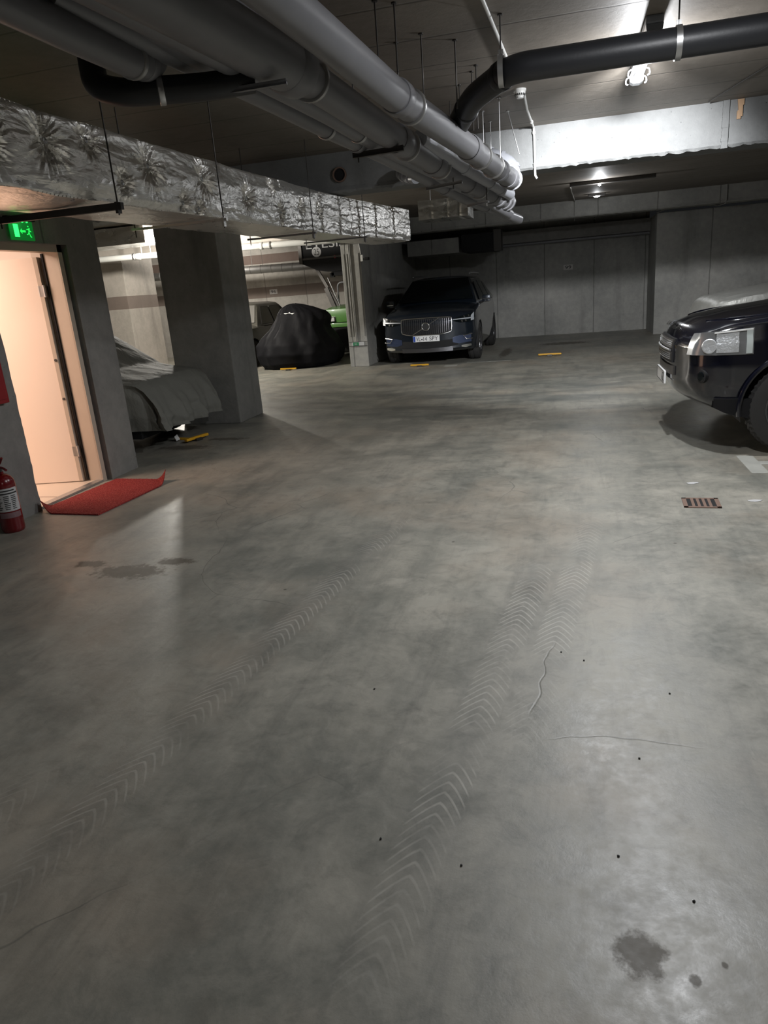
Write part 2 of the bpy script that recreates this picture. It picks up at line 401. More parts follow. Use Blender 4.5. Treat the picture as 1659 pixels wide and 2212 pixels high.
def text(body, w, h, mat, parent, mtx, name='lettering', depth=0.001, label=None):
    """lettering fitted to w x h, lying in local xz facing -y, centred"""
    cu = bpy.data.curves.new(name, 'FONT'); cu.body = body; cu.size = 1; cu.extrude = 0.0
    to = bpy.data.objects.new(name, cu); COL.objects.link(to)
    dg = bpy.context.evaluated_depsgraph_get(); dg.update()
    me = bpy.data.meshes.new_from_object(to.evaluated_get(dg))
    bpy.data.objects.remove(to)
    bm = bmn(); bm.from_mesh(me); bpy.data.meshes.remove(me)
    xs = [v.co.x for v in bm.verts]; ys = [v.co.y for v in bm.verts]
    cx, cy = (min(xs)+max(xs))/2, (min(ys)+max(ys))/2
    sx, sy = w/(max(xs)-min(xs)), h/(max(ys)-min(ys))
    for v in bm.verts: v.co = Vector(((v.co.x-cx)*sx, 0, (v.co.y-cy)*sy))
    r = bmesh.ops.extrude_face_region(bm, geom=list(bm.faces))
    bmesh.ops.translate(bm, vec=(0, depth, 0), verts=[g for g in r['geom'] if isinstance(g, bmesh.types.BMVert)])
    bmesh.ops.transform(bm, matrix=mtx, verts=bm.verts)
    return obj(name, bm, mat, parent, label=label)

# ================================================================== THE SETTING
CH = 3.0
XL, XR, YN, YF = -14.5, 9.0, -6.0, 19.7
bm = bmn(); box(bm, XL-.3, XR+.3, YN-.3, YF+.3, -0.2, 0.0); struct('floor', bm, M_floor)
bm = bmn(); box(bm, XL-.3, XR+.3, YN-.3, YF+.3, CH, CH+0.25); struct('ceiling', bm, M_ceil)
bm = bmn(); box(bm, -3.97, 1.9, YF, YF+.3, 0, CH); struct('wall_far', bm, M_wall)
bm = bmn(); box(bm, XL, -4.27, YF, YF+.3, 0, CH); struct('wall_far_left_bay', bm, M_bay)
bm = bmn(); box(bm, 1.9, XR, 18.03, YF+.3, 0, 2.62); struct('wall_far_right', bm, M_wall)
bm = bmn(); box(bm, XR, XR+.3, YN, YF, 0, CH); struct('wall_right', bm, M_side)
bm = bmn(); box(bm, XL, XR, YN-.3, YN, 0, CH); struct('wall_behind', bm, M_side)
bm = bmn(); box(bm, XL-.3, XL, YN, YF+.3, 0, CH); struct('wall_left_end', bm, M_bay)
# partition behind the narrow column
bm = bmn(); box(bm, -4.27, -3.97, 15.0, YF+.3, 0, CH); struct('wall_partition', bm, M_wall)
# wall with the door opening (Y 4.65..5.58, z 0..2.10), rough edge on the near side
def rough_wall():
    bm = bmn()
    x0, x1 = -4.45, -4.13
    box(bm, x0, x1, YN, 4.62, 0, CH); box(bm, x0, x1, 5.60, 6.03, 0, CH); box(bm, x0, x1, 4.62, 5.60, 2.06, CH)
    # rough broken near edge of the opening
    n = 60; prev = None
    for k in range(n+1):
        z = 2.06*k/n; d = 0.018+0.022*noise.noise(Vector((0, 1.7, z*5)))+0.014*noise.noise(Vector((3, 0, z*23)))
        ring = [bm.verts.new((x0, 4.60, z)), bm.verts.new((x1, 4.60, z)), bm.verts.new((x1+.004, 4.62+d*.6, z)), bm.verts.new((x1-.04, 4.62+d, z)), bm.verts.new((x0, 4.62+d, z))]
        if prev:
            for i in range(5): bm.faces.new((prev[i], prev[(i+1) % 5], ring[(i+1) % 5], ring[i]))
        prev = ring
    return bm
struct('wall_left', rough_wall(), M_side)
# stairwell room behind the door
bm = bmn()
box(bm, -7.2, -7.0, 3.1, 6.03, 0, 2.7); box(bm, -7.0, -4.46, 3.1, 3.2, 0, 2.7); box(bm, -7.0, -4.46, 5.93, 6.03, 0, 2.7); box(bm, -7.2, -4.46, 3.1, 6.03, 2.6, 2.7)
M_room = simple('stairwell_plaster', (0.78, 0.72, 0.66), 0.7)
struct('wall_stairwell', bm, M_room)
bm = bmn(); box(bm, -7.0, -4.20, 3.2, 5.93, 0.0, 0.012); struct('floor_stairwell', bm, M_tile)
bm = bmn(); box(bm, -4.9, -4.2, 4.98, 4.984, 0.012, 0.0135); struct('trim_tile_joint', bm, M_rust)

# columns
def column(name, x0, x1, y0, y1, mat, z1=CH, lab=None, cat=True):
    bm = bmn(); box(bm, x0, x1, y0, y1, 0, z1, bev=0.012)
    return struct(name, bm, mat, label=lab)
column('column_wide', -4.87, -4.06, 8.28, 9.0, M_col, lab='wide bare concrete column with dark drip streaks beside the covered grey car')
column('column_narrow', -4.37, -3.97, 14.3, 15.0, M_wall, lab='narrow concrete column left of the dark blue car')
column('column_striped', -11.0, -9.93, 15.3, 16.6, M_colband, lab='far pale column with a brown painted stripe seen past the door pillar')
# raised board marks on the narrow column
for i, (x, w) in enumerate(((-4.335, .03), (-4.27, .022), (-4.03, .02))):
    bm = bmn(); box(bm, x, x+w, 14.288, 14.30, 0.62, 2.2); struct('trim_board_mark_%d' % (i+1) if i else 'trim_1', bm, M_wall)

# beams: rough cast lower edge
def beam(name, x0, x1, y0, y1, z0, z1, mat, rough=0.02):
    bm = bmn(); n = int((x1-x0)/0.035); prev = None
    for k in range(n+1):
        x = x0+(x1-x0)*k/n
        d = rough*(abs(noise.noise(Vector((x*6, 0, 1))))*1.3+0.8*noise.noise(Vector((x*21, 2, 0))))
        e = 0.5*rough*noise.noise(Vector((x*9, 5, 0)))
        ring = [bm.verts.new(v) for v in ((x, y0, z1), (x, y0+e*.3, z0+.06), (x, y0-.012+e, z0+.02-d*.2), (x, y0+.01, z0-d), (x, y0+.10, z0), (x, y1, z0), (x, y1, z1))]
        if prev:
            for i in range(7): bm.faces.new((prev[i], prev[(i+1) % 7], ring[(i+1) % 7], ring[i]))
        prev = ring
    bm2 = bm
    return struct(name, bm2, mat)
beam('beam_cross', -4.06, XR, 8.5, 8.9, 2.585, CH, M_beam)
beam('beam_cross_left_bay', XL, -4.87, 8.5, 8.9, 2.575, CH, M_col)
beam('beam_far', -3.97, XR, 17.3, 17.8, 2.66, CH, M_wall, 0.01)
beam('beam_left_bay', XL, -4.37, 15.0, 15.4, 2.62, CH, M_colband, 0.01)
# concrete nib on the cross beam near the right
bm = bmn(); 
for k in range(14):
    z = 2.57+k*0.031; box(bm, 1.47+0.01*noise.noise(Vector((k*.7, 0, 0))), 1.53, 8.478+.006*noise.noise(Vector((k*.9, 3, 0))), 8.51, z, z+.033)
struct('trim_3', bm, M_beam)
# metal ledge under the far beam (pipe boxing)
bm = bmn(); box(bm, -3.97, 1.9, 19.40, 19.7, 2.33, 2.62); struct('trim_4', bm, M_side)

# ================================================================== DOOR
d1 = tag(obj('door_1', box(bmn(), 0.03, 0.87, -0.045, 0.0, 0.02, 1.975), M_cream), kind='structure')
d1.location = (-4.35, 5.475, 0); d1.rotation_euler = (0, 0, math.radians(180+11))
bm = bmn(); box(bm, 0.0, 0.035, -0.05, 0.004, 0.02, 1.975); obj('edge_profile', bm, M_frame, d1, label='beige rebated closing edge of the door')
for z in (0.78, 1.12):
    bm = bmn(); lathe(bm, [(0.012, 0), (0.012, 0.006), (0.004, 0.007)], 14, T(0.018, 0.004, z) @ Rm(-PI/2, 'X')); obj('edge_plug', bm, M_dsteel, d1, True)
for z in (0.30, 1.70):
    bm = bmn(); tube(bm, [(-0.012, 0.0, z-.05), (-0.012, 0.0, z+.05)], 0.011, 12); box(bm, -0.012, 0.04, -0.004, 0.004, z-.045, z+.045); obj('hinge', bm, M_steel, d1, True)
bm = bmn()
box(bm, -4.34, -4.17, 5.515, 5.545, 0, 2.045); box(bm, -4.34, -4.17, 4.64, 5.545, 2.01, 2.045)
box(bm, -4.44, -4.34, 5.525, 5.60, 0, 2.06); box(bm, -4.18, -4.165, 5.515, 5.570, 0, 2.06)
box(bm, -4.18, -4.165, 4.64, 5.570, 2.00, 2.06)
struct('trim_door_frame', bm, M_frame)
bm = bmn(); box(bm, -4.33, -4.31, 5.500, 5.514, 0.02, 2.0); struct('trim_door_seal', bm, M_blackpl)
bm = bmn(); box(bm, -4.24, -4.165, 4.66, 5.515, 0.0, 0.018); struct('trim_threshold', bm, M_steel)

# exit sign
t = thing('exit_sign', 'green lit emergency exit sign mounted above the open doorway', 'sign', (-4.125, 5.06, 2.085))
rotx = Matrix.Rotation(PI/2, 4, 'Z')       # local xz facing -y -> facing +X
bm = bmn(); box(bm, 0.0, 0.045, -0.15, 0.15, 0.125, 0.155, bev=.004); obj('housing', bm, M_blackpl, t)
bm = bmn(); box(bm, 0.02, 0.026, -0.13, 0.13, -0.015, 0.125); obj('panel', bm, M_exit_bg, t)
for y in (-.09, -.035, .02, .07):
    bm = bmn(); lathe(bm, [(.001, 0), (.007, .002), (.007, .008)], 10, T(0.03, y, 0.114)); obj('led', bm, M_exit_lit, t, True)
bm = bmn(); box(bm, 0.026, 0.0275, -0.085, -0.035, 0.008, 0.10); obj('door_symbol', bm, M_exit_lit, t)
bm = bmn(); A = T(0.0275, 0.012, 0.052) @ rotx
prism(bm, [(-.035, 0), (-.012, .02), (-.012, .008), (.028, .008), (.028, -.008), (-.012, -.008), (-.012, -.02)], 0.0015, A); obj('arrow', bm, M_exit_dim, t)
bm = bmn(); B = T(0.0275, 0.078, 0.05) @ rotx
prism(bm, [(-.008, .034), (.004, .034), (.004, .044), (-.008, .044)], .0015, B)
prism(bm, [(-.026, .014), (-.022, .020), (-.008, .022), (.010, .030), (.014, .024), (.008, .012), (.024, .004), (.022, -.002), (.004, .004), (.004, -.010), (.012, -.030), (.022, -.036), (.020, -.042), (.006, -.038), (-.004, -.012), (-.018, -.024), (-.030, -.024), (-.030, -.017), (-.018, -.016), (-.006, 0), (-.004, .014)], .0015, B)
obj('running_figure', bm, M_exit_dim, t)
light('exit_sign_glow', 'POINT', (-4.04, 5.06, 2.19), 0.25, (0.05, 1, 0.15), 0.05)

# red hose cabinet on the wall
t = thing('fire_cabinet', 'dark red flat cabinet fixed to the wall left of the doorway', 'cabinet', (-4.13, 4.22, 0.90))
bm = bmn(); box(bm, 0, 0.05, -0.30, 0.29, 0.0, 0.62, bev=.006); obj('body', bm, M_redsign, t)
bm = bmn(); box(bm, 0.05, 0.058, -0.27, 0.262, 0.03, 0.59, bev=.003); obj('door', bm, M_redsign, t)

# fire extinguisher
t = thing('fire_extinguisher', 'red fire extinguisher with a white label standing on the floor by the wall', 'fire extinguisher', (-3.99, 4.16, 0))
prof = [(0.0, 0.0), (0.070, 0.0), (0.078, 0.010), (0.080, 0.03), (0.080, 0.355), (0.076, 0.385), (0.062, 0.410), (0.040, 0.428), (0.022, 0.436), (0.020, 0.45)]
obj('cylinder', lathe(bmn(), prof, 36), M_red, t, True)
bm = bmn()
for k in range(24):
    a0, a1 = math.radians(-105+k*5.2), math.radians(-105+(k+1)*5.2)
    for z0, z1 in ((0.165, 0.335),):
        q = [bm.verts.new((0.0812*math.cos(a), 0.0812*math.sin(a), z)) for a, z in ((a0, z0), (a1, z0), (a1, z1), (a0, z1))]; bm.faces.new(q)
lb = obj('label_sheet', bm, M_paper, t, doubles=True)
bm = bmn(); random.seed(3)
def arcpatch(bm, a0, a1, z0, z1, r, n=5):
    for k in range(n):
        b0, b1 = a0+(a1-a0)*k/n, a0+(a1-a0)*(k+1)/n
        bm.faces.new([bm.verts.new((r*math.cos(math.radians(a)), r*math.sin(math.radians(a)), z)) for a, z in ((b0, z0), (b1, z0), (b1, z1), (b0, z1))])
for r_ in range(8):
    z = 0.18+r_*0.0135
    for c_ in range(3):
        a = -98+c_*36; arcpatch(bm, a, a+random.uniform(16, 30), z, z+0.006, 0.0818)
arcpatch(bm, -98, 15, 0.292, 0.302, 0.0818, 12); arcpatch(bm, -80, 0, 0.313, 0.322, 0.0818, 10)
obj('label_print', bm, M_ink, t)
bm = bmn(); arcpatch(bm, -100, 12, 0.115, 0.155, 0.0814, 14); obj('lower_label', bm, simple('clear_sticker', (0.20, 0.12, 0.13), 0.3), t)
bm = bmn(); tube(bm, [(0, 0, 0.43), (0, 0, 0.475)], 0.017, 14); tube(bm, [(0, 0, .46), (-0.03, 0.01, .47), (-0.07, 0.02, 0.46)], .012, 10); obj('valve', bm, M_dsteel, t, True)
bm = bmn(); tube(bm, smooth_path([(-.02, 0, .475), (.03, -.01, .482), (.085, -.03, .468)], 5), .009, 8); obj('lever', bm, M_red, t, True)
bm = bmn(); tube(bm, smooth_path([(-.02, 0, .49), (.02, -.005, .515), (.06, -.02, .555)], 5), .009, 8); obj('squeeze_grip', bm, M_red, t, True)
bm = bmn(); tube(bm, smooth_path([(-.07, .02, .46), (-.115, .03, .36), (-.105, .0, .2), (-.09, -.02, .09)], 8), .011, 10); obj('hose', bm, M_blackpl, t, True)

# red door mat with curled corners
def doormat():
    bm = bmn(); nx, ny = 70, 96; Wd, Ht = 0.62, 1.02
    def P(i, j, top):
        u, v = i/nx, j/ny
        x, y = (u-.5)*Wd, (v-.5)*Ht
        z = 0.012 if top else 0.001
        # curl at (low-x, low-y) corner and (high-x, high-y) corner
        c1 = max(0, 0.17-((u)*Wd+(v)*Ht*0.75)); c2 = max(0, 0.20-((1-u)*Wd*1.0+(1-v)*Ht))
        z += c1*c1*3.2 + c2*c2*2.6
        if top: z += 0.0035*noise.noise(Vector((x*160, y*160, 0)))
        return (x+c1*.25-c2*.2, y+c1*.25-c2*.2, z)
    g = [[bm.verts.new(P(i, j, True)) for j in range(ny+1)] for i in range(nx+1)]
    b = [[bm.verts.new(P(i, j, False)) for j in range(ny+1)] for i in range(nx+1)]
    for i in range(nx):
        for j in range(ny):
            bm.faces.new((g[i][j], g[i+1][j], g[i+1][j+1], g[i][j+1])); bm.faces.new((b[i][j], b[i][j+1], b[i+1][j+1], b[i+1][j]))
    for i in range(nx):
        bm.faces.new((g[i][0], b[i][0], b[i+1][0], g[i+1][0])); bm.faces.new((g[i][ny], g[i+1][ny], b[i+1][ny], b[i][ny]))
    for j in range(ny):
        bm.faces.new((g[0][j], g[0][j+1], b[0][j+1], b[0][j])); bm.faces.new((g[nx][j], b[nx][j], b[nx][j+1], g[nx][j+1]))
    return bm
o = obj('doormat', doormat(), M_mat); tag(o, 'red coarse-pile doormat with curled corners lying outside the open doorway', 'doormat')
o.location = (-3.79, 5.04, 0.0); o.rotation_euler = (0, 0, math.radians(-4))
# ================================================================== FOIL DUCTS
PINS = [(3.75, .27, .17), (4.12, .33, .12), (4.75, .27, .16), (5.5, .27, .15), (5.15, .07, .08), (5.38, .05, .07), (6.25, .20, .13), (6.95, .13, .11), (4.42, .13, .10), (3.3, .2, .15), (2.6, .28, .15), (8.0, .24, .10), (6.75, .35, .08), (7.5, .22, .09)]
def duct_side():
    x_at = lambda y: lerp(y, [0, 6, 8.5, 11.0], [-2.84, -2.74, -2.62, -2.27])
    bm = bmn(); y0, y1 = 0.6, 11.0; ny = 1500; nz = 64; z0, z1 = 2.14, 2.562
    rows = []
    for j in range(ny+1):
        y = y0+(y1-y0)*j/ny; row = []
        for i in range(nz+1):
            v = i/nz; z = z0+(z1-z0)*v
            bul = 0.035*math.sin(PI*v)**0.5 if y < 6.95 else 0.008*math.sin(PI*v)
            d = bul
            d += 0.010*fbm((y*0.9, 0, z*7), 1.3)+0.0035*fbm((y*4, 1, z*9), 2.2)
            # long drape ridges towards the lower edge
            d += 0.006*math.sin(z*60+6*fbm((y*.7, 3, 0)))*max(0, 1-v*2.4)
            for py, pv, pr in PINS:
                a, b = y-py, z-(z0+pv)
                r = math.hypot(a, b)
                if r < pr*1.8:
                    th = math.atan2(b, a); w = math.exp(-(r/(pr*.55))**2)
                    d -= 0.042*w
                    d += (0.0105*math.sin(th*13+2.5*math.sin(th*3+py*7))+.005*math.sin(th*29+py*3))*math.exp(-((r-pr*.42)/(pr*.55))**2)*min(1, r/(pr*.25))
            # tape seams
            for sy in (6.98, 8.05, 8.6, 9.15, 9.7, 10.35):
                e = abs(y-sy)
                if e < .10: d -= 0.014*math.exp(-(e/.012)**2)-.004*math.sin(z*110+sy*9)*math.exp(-(e/.05)**2)
            row.append(bm.verts.new((x_at(y)+d, y, z - (0.008*fbm((y*2.2, 7, 0)) if i in (0, nz) else 0))))
        rows.append(row)
    for a, b in zip(rows, rows[1:]):
        for i in range(nz): bm.faces.new((a[i], a[i+1], b[i+1], b[i]))
    # underside (sagging a little), top, far side
    und = []
    nu = 12
    for j in range(0, ny+1, 5):
        y = y0+(y1-y0)*j/ny; xr = rows[j][0].co.x; zr = rows[j][0].co.z; r = [rows[j][0]]
        for k in range(1, nu+1):
            u = k/nu; x = xr+((x_at(y)-0.62)-xr)*u
            r.append(bm.verts.new((x, y, zr-0.012*math.sin(PI*u)+0.004*fbm((x*3, y*1.5, 0), 1.5))))
        r.append(bm.verts.new((x_at(y)-0.62, y, z1))); r.append(rows[j][nz]); und.append(r)
    for a, b in zip(und, und[1:]):
        for i in range(len(a)-1): bm.faces.new((a[i], b[i], b[i+1], a[i+1]))
    return bm
duct = thing('foil_duct', 'long foil-wrapped rectangular air duct running above the doorway towards the far cars', 'air duct', (0, 0, 0))
DM = obj('duct_body', duct_side(), M_foil, duct, True)
bm = bmn(); box(bm, -2.90, -2.27, 10.99, 11.02, 2.15, 2.56); obj('end_panel', bm, M_foil2, duct)
for py, pv, pr in PINS[:9]:
    bm = bmn(); lathe(bm, [(0.017, 0), (0.017, .002), (.006, .004), (.001, .010)], 12, T(lerp(py, [0, 6, 8.5, 11], [-2.84, -2.74, -2.62, -2.27])+.008, py, 2.14+pv) @ Rm(PI/2, 'Y')); obj('insulation_pin', bm, M_steel, duct)
def foil_box(name, lab, x0, x1, y0, y1, z0, z1, seams=(), seed=0, amp=0.010, mat=None):
    bm = bmn(); 
    def P(x, y, z):
        k = amp*fbm((x*3+seed, y*3, z*5), 1.3)
        for s in seams:
            e = abs((x if (x1-x0) > (y1-y0) else y)-s)
            if e < .1: k -= .016*math.exp(-(e/.015)**2)
        return k
    r = bmesh.ops.create_cube(bm, size=1); bmesh.ops.scale(bm, vec=(x1-x0, y1-y0, z1-z0), verts=bm.verts)
    bmesh.ops.translate(bm, vec=((x0+x1)/2, (y0+y1)/2, (z0+z1)/2), verts=bm.verts)
    bmesh.ops.subdivide_edges(bm, edges=bm.edges, cuts=40, use_grid_fill=True)
    bm.normal_update(); mv = [(v, v.normal.copy()) for v in bm.verts]
    for v, n in mv: v.co += n*P(*v.co)
    o = obj(name, bm, mat or M_foil2, None, True); tag(o, lab, 'air duct'); return o
foil_box('foil_duct', 'short foil-wrapped duct piece hanging behind the end of the long foil duct', -2.30, -1.52, 11.9, 12.6, 2.48, 2.76, (-2.1, -1.85, -1.65), 2)
foil_box('foil_duct', 'foil-wrapped duct in the left bay seen between the door pillar and the wide column', -10.2, -7.66, 12.7, 13.5, 2.66, 2.97, (-9.4, -8.5), 5)
# dull duct with a dark open mouth on the far wall
t = thing('ventilation_duct', 'dark grey ventilation duct with a black opening above the dark blue car', 'air duct', (-2.6, 18.2, 2.2))
bm = bmn(); box(bm, -1.2, 0.05, -0.2, 1.49, -0.02, 0.32); obj('body', bm, M_wall, t)
bm = bmn(); box(bm, 0.12, 0.88, -.22, 1.49, -0.02, 0.36); obj('mouth', bm, M_void, t, label='black open duct mouth')  # solid black box, shade of the opening put into its colour
bm = bmn(); box(bm, 0.88, 1.05, -.2, .3, -0.05, 0.42); obj('flange', bm, M_dsteel, t)

# trapeze hangers under the long duct
def trapeze(y, x0=-3.55, x1=-2.66, zb=2.12, top=CH, lab='', h=.04, mat=None):
    t = thing('duct_hanger', lab, 'hanger', (x1, y, zb-.04), 0)
    bm = bmn(); box(bm, x0-x1, 0.03, -.016, .016, .04-h, .04); box(bm, -.009, .009, -.02, .02, -.02, .045); obj('cross_bar', bm, mat or M_dsteel, t)
    bm = bmn(); tube(bm, [(0, 0, -.03), (0, 0, top-zb+.04)], .005, 8); obj('rod', bm, M_dsteel, t)
    bm = bmn(); tube(bm, [(x0-x1+.03, 0, -.03), (x0-x1+.03, 0, top-zb+.04)], .005, 8); obj('rod', bm, M_dsteel, t)
    return t
trapeze(4.17, lab='black trapeze hanger under the foil duct nearest the exit sign')
trapeze(5.55, -3.45, -2.63, h=.018, mat=M_foil2, lab='dark trapeze hanger under the foil duct beside the wide column')
trapeze(7.6, -3.35, -2.60, h=.018, mat=M_pvc, lab='thin dark trapeze hanger under the middle of the foil duct')
trapeze(9.1, -3.25, -2.45, zb=2.13, h=.015, mat=M_pvc, lab='thin hanger under the foil duct in front of the grass collector')

# ================================================================== PIPES
def ring_at(bm, path, s, w, r, seg=28, flare=0.0):
    """short collar along path (list of points) at parameter s (0..1)"""
    fr = frames(path); L = [0]
    for a, b in zip(path, path[1:]): L.append(L[-1]+(Vector(b)-Vector(a)).length)
    tot = L[-1]
    def at(d):
        d = max(0, min(tot, d))
        for i in range(len(L)-1):
            if d <= L[i+1]:
                f = (d-L[i])/(L[i+1]-L[i]) if L[i+1] > L[i] else 0
                return Vector(path[i]).lerp(Vector(path[i+1]), f)
        return Vector(path[-1])
    c = s*tot
    pts = [at(c-w/2), at(c-w/2+w*.12), at(c+w/2-w*.12), at(c+w/2)]
    tube(bm, pts, r, seg, True, rs=[r*.94, r, r, r*.96])
def pipe(name, lab, ctrl, r, mat, collars=(), clamps=(), rad=0.25, sm=False, cw=0.16, cr=1.14, group=None, cat='pipe', cmat=None):
    t = thing(name, lab, cat, ctrl[0], 0, group)
    o0 = Vector(ctrl[0]); C = [Vector(c)-o0 for c in ctrl]
    path = smooth_path(C, 8) if sm else bend(C, rad)
    obj('pipe_run', tube(bmn(), path, r, 28), mat, t, True)
    for c in collars:
        s, w = (c, cw) if not isinstance(c, tuple) else c
        bm = bmn(); ring_at(bm, path, s, w, r*cr); obj('coupling', bm, cmat or mat, t, True)
    for s in clamps:
        bm = bmn(); ring_at(bm, path, s, 0.028, r*cr*1.03)
        obj('clamp', bm, M_steel, t, True)
    return t
# right big drain pipe, turning up through the beam at its end
pipe('drain_pipe', 'rightmost large grey drain pipe of the overhead bundle, turning up at its far end', [(-1.38, -1.0, 2.68), (-1.08, 3.22, 2.60), (-0.96, 4.69, 2.55), (-0.78, 5.94, 2.50), (-0.57, 8.0, 2.45)], 0.088, M_pvc,
     collars=((0.62, .10), (0.80, .17), (0.93, .10), (0.985, .16)), clamps=(0.645, 0.84, .90))
pipe('pipe_elbow', 'light grey plastic elbow rising from the end of the right drain pipe into the beam', [(-0.57, 8.0, 2.46), (-0.565, 8.19, 2.47), (-0.60, 8.22, 2.62), (-0.80, 8.22, 2.72), (-0.92, 8.40, 2.74), (-0.93, 8.6, 2.74)], 0.092, M_pvcl, collars=((0.12, .05), (0.3, .03), (.45, .03), (.6, .03), (.75, .03)), rad=.10)
pipe('drain_pipe', 'thickest dark grey drain pipe in the middle of the overhead bundle', [(-1.9, -0.6, 2.70), (-1.44, 2.96, 2.60), (-1.325, 3.86, 2.575)], 0.125, M_pvc, collars=((0.985, .14),), cr=1.07)
pipe('drain_pipe', 'long grey drain pipe continuing from the thick pipe and passing under the beam', [(-1.325, 3.86, 2.575), (-1.18, 5.67, 2.50), (-1.0, 7.55, 2.44), (-0.72, 9.5, 2.38)], 0.092, M_pvc,
     collars=((0.30, .17), (0.47, .16), (0.68, .05), (0.86, .13), (.91, .10), (.96, .08), (.99, .06)), clamps=(0.03, 0.335, .50, .76))
pipe('drain_pipe', 'grey overhead pipe running just left of the middle drain pipe', [(-1.75, 1.4, 2.60), (-1.42, 4.18, 2.52), (-1.36, 5.07, 2.50), (-1.23, 6.42, 2.46), (-1.13, 7.25, 2.42), (-0.97, 8.32, 2.38), (-0.73, 9.76, 2.27)], 0.058, M_pvc,
     collars=((.5, .08), (.72, .08), (.86, .08)), clamps=(.44,), sm=True)
pipe('drain_pipe', 'leftmost long overhead pipe of the bundle, sagging to a wavy end', [(-1.80, 2.6, 2.60), (-1.64, 4.12, 2.56), (-1.50, 4.81, 2.50), (-1.36, 5.81, 2.46), (-1.22, 6.88, 2.40), (-1.03, 8.34, 2.33), (-0.85, 9.5, 2.30), (-0.66, 10.56, 2.25)], 0.060, M_pvc,
     collars=((.34, .08), (.6, .06), (.8, .06)), clamps=(.28, ), sm=True)
pipe('drain_pipe', 'light grey thin pipe between the two rightmost drain pipes near the beam', [(-1.10, 5.9, 2.56), (-0.92, 7.2, 2.50), (-0.66, 9.0, 2.42)], 0.062, M_pvcl, collars=((.4, .10), (.7, .05), (.85, .05)))
pipe('drain_pipe', 'grey pipe at the upper left of the frame ending in a turned-up elbow', [(-1.82, 0.2, 2.50), (-1.81, 2.72, 2.50), (-1.80, 3.14, 2.50), (-1.83, 3.38, 2.56), (-1.86, 3.42, 2.80), (-1.86, 3.42, 2.999)], 0.066, M_pvc, collars=((.84, .05),), clamps=(.81,), rad=.12, cr=1.08)
pipe('drain_pipe', 'grey pipe left of the thick drain pipe ending at a bright clamp', [(-1.72, 2.85, 2.99), (-1.72, 2.85, 2.66), (-1.67, 3.25, 2.61), (-1.65, 3.86, 2.58)], 0.070, M_pvc, clamps=(.97,))
pipe('waste_pipe', 'black bent waste pipe hanging crosswise over the foil duct', [(-2.10, 3.30, 3.0), (-2.10, 3.28, 2.60), (-2.06, 3.22, 2.46), (-1.95, 3.26, 2.43), (-1.62, 3.44, 2.45), (-1.44, 3.55, 2.48)], 0.058, M_blackpipe, rad=.14, clamps=(.66,), cr=1.04)
pipe('cross_pipe', 'long black pipe crossing the ceiling in front of the beam at upper right', [(8.8, 4.95, 2.70), (-0.34, 4.95, 2.70), (-0.62, 5.35, 2.66), (-0.86, 5.95, 2.56)], 0.080, M_blackpipe, collars=((.90, .05), (.955, .04)), rad=.12, cr=1.08)
# saddle clamp on the black pipe and its rod
def rod_hanger(lab, x, y, z0, z1=CH, r=.0045, clamp=None, mat=None, sx=0, sy=0):
    t = thing('hanger_rod', lab, 'hanger', (x, y, z0))
    bm = bmn(); tube(bm, [(0, 0, 0), (sx, sy, z1-z0)], r, 8); obj('rod', bm, mat or M_dsteel, t)
    bm = bmn(); lathe(bm, [(0.0, 0), (.016, 0), (.016, .008), (0, .008)], 10, T(sx, sy, z1-z0-.008)); obj('ceiling_plate', bm, mat or M_dsteel, t)
    if clamp:
        bm = bmn(); lathe(bm, [(clamp, -.016), (clamp+.004, -.016), (clamp+.004, .016), (clamp, .016), (clamp, -.016)], 32, T(0, 0, -.085) @ Rm(PI/2, 'Y')); box(bm, -.014, .014, -.004, .004, -.0, .03)
        obj('clamp', bm, M_steel, t, True)
    return t
rod_hanger('rod with bright clamp holding the black cross pipe right of the lamp', 0.60, 4.95, 2.785, clamp=.085)
rod_hanger('rod with clamp holding the black cross pipe near its bend', -0.40, 4.97, 2.785, clamp=.085)
rod_hanger('long rod holding the rightmost drain pipe in front of the black bend', -0.71, 4.79+1.3, 2.60)
for lab, x, y, z in (('dark hanger rod over the pipe bundle, left one of the top pair', -1.03, 4.42, 2.66), ('dark hanger rod over the pipe bundle, right one of the top pair', -0.94, 4.50, 2.66),
                     ('short dark hanger rod just behind the top pair of rods', -1.08, 5.16, 2.60), ('hanger rod standing over the middle of the right drain pipe', -0.90, 5.07, 2.62),
                     ('tall hanger rod ending at the coupling of the right drain pipe', -0.72, 5.30, 2.60), ('hanger rod beside the lower end of the black bend', -0.66, 5.94, 2.58),
                     ('short hanger rod behind the black bend', -0.85, 6.42, 2.56), ('thin rod on the left pipe of the upper left corner', -2.20, 3.75, 2.5)):
    rod_hanger(lab, x, y, z)
for lab, x, y, z, sx in (('light steel rod hanging before the beam, left of three', -0.78, 7.47, 2.55, 0), ('light steel rod hanging before the beam, tallest of three', -0.59, 7.02, 2.52, 0),
                     ('thin light rod hanging before the beam behind the tall one', -0.76, 7.96, 2.55, 0), ('slanted light rod running down to the plastic elbow', -0.46, 7.6, 2.62, -0.10)):
    rod_hanger(lab, x, y, z, mat=M_steel, sx=sx)
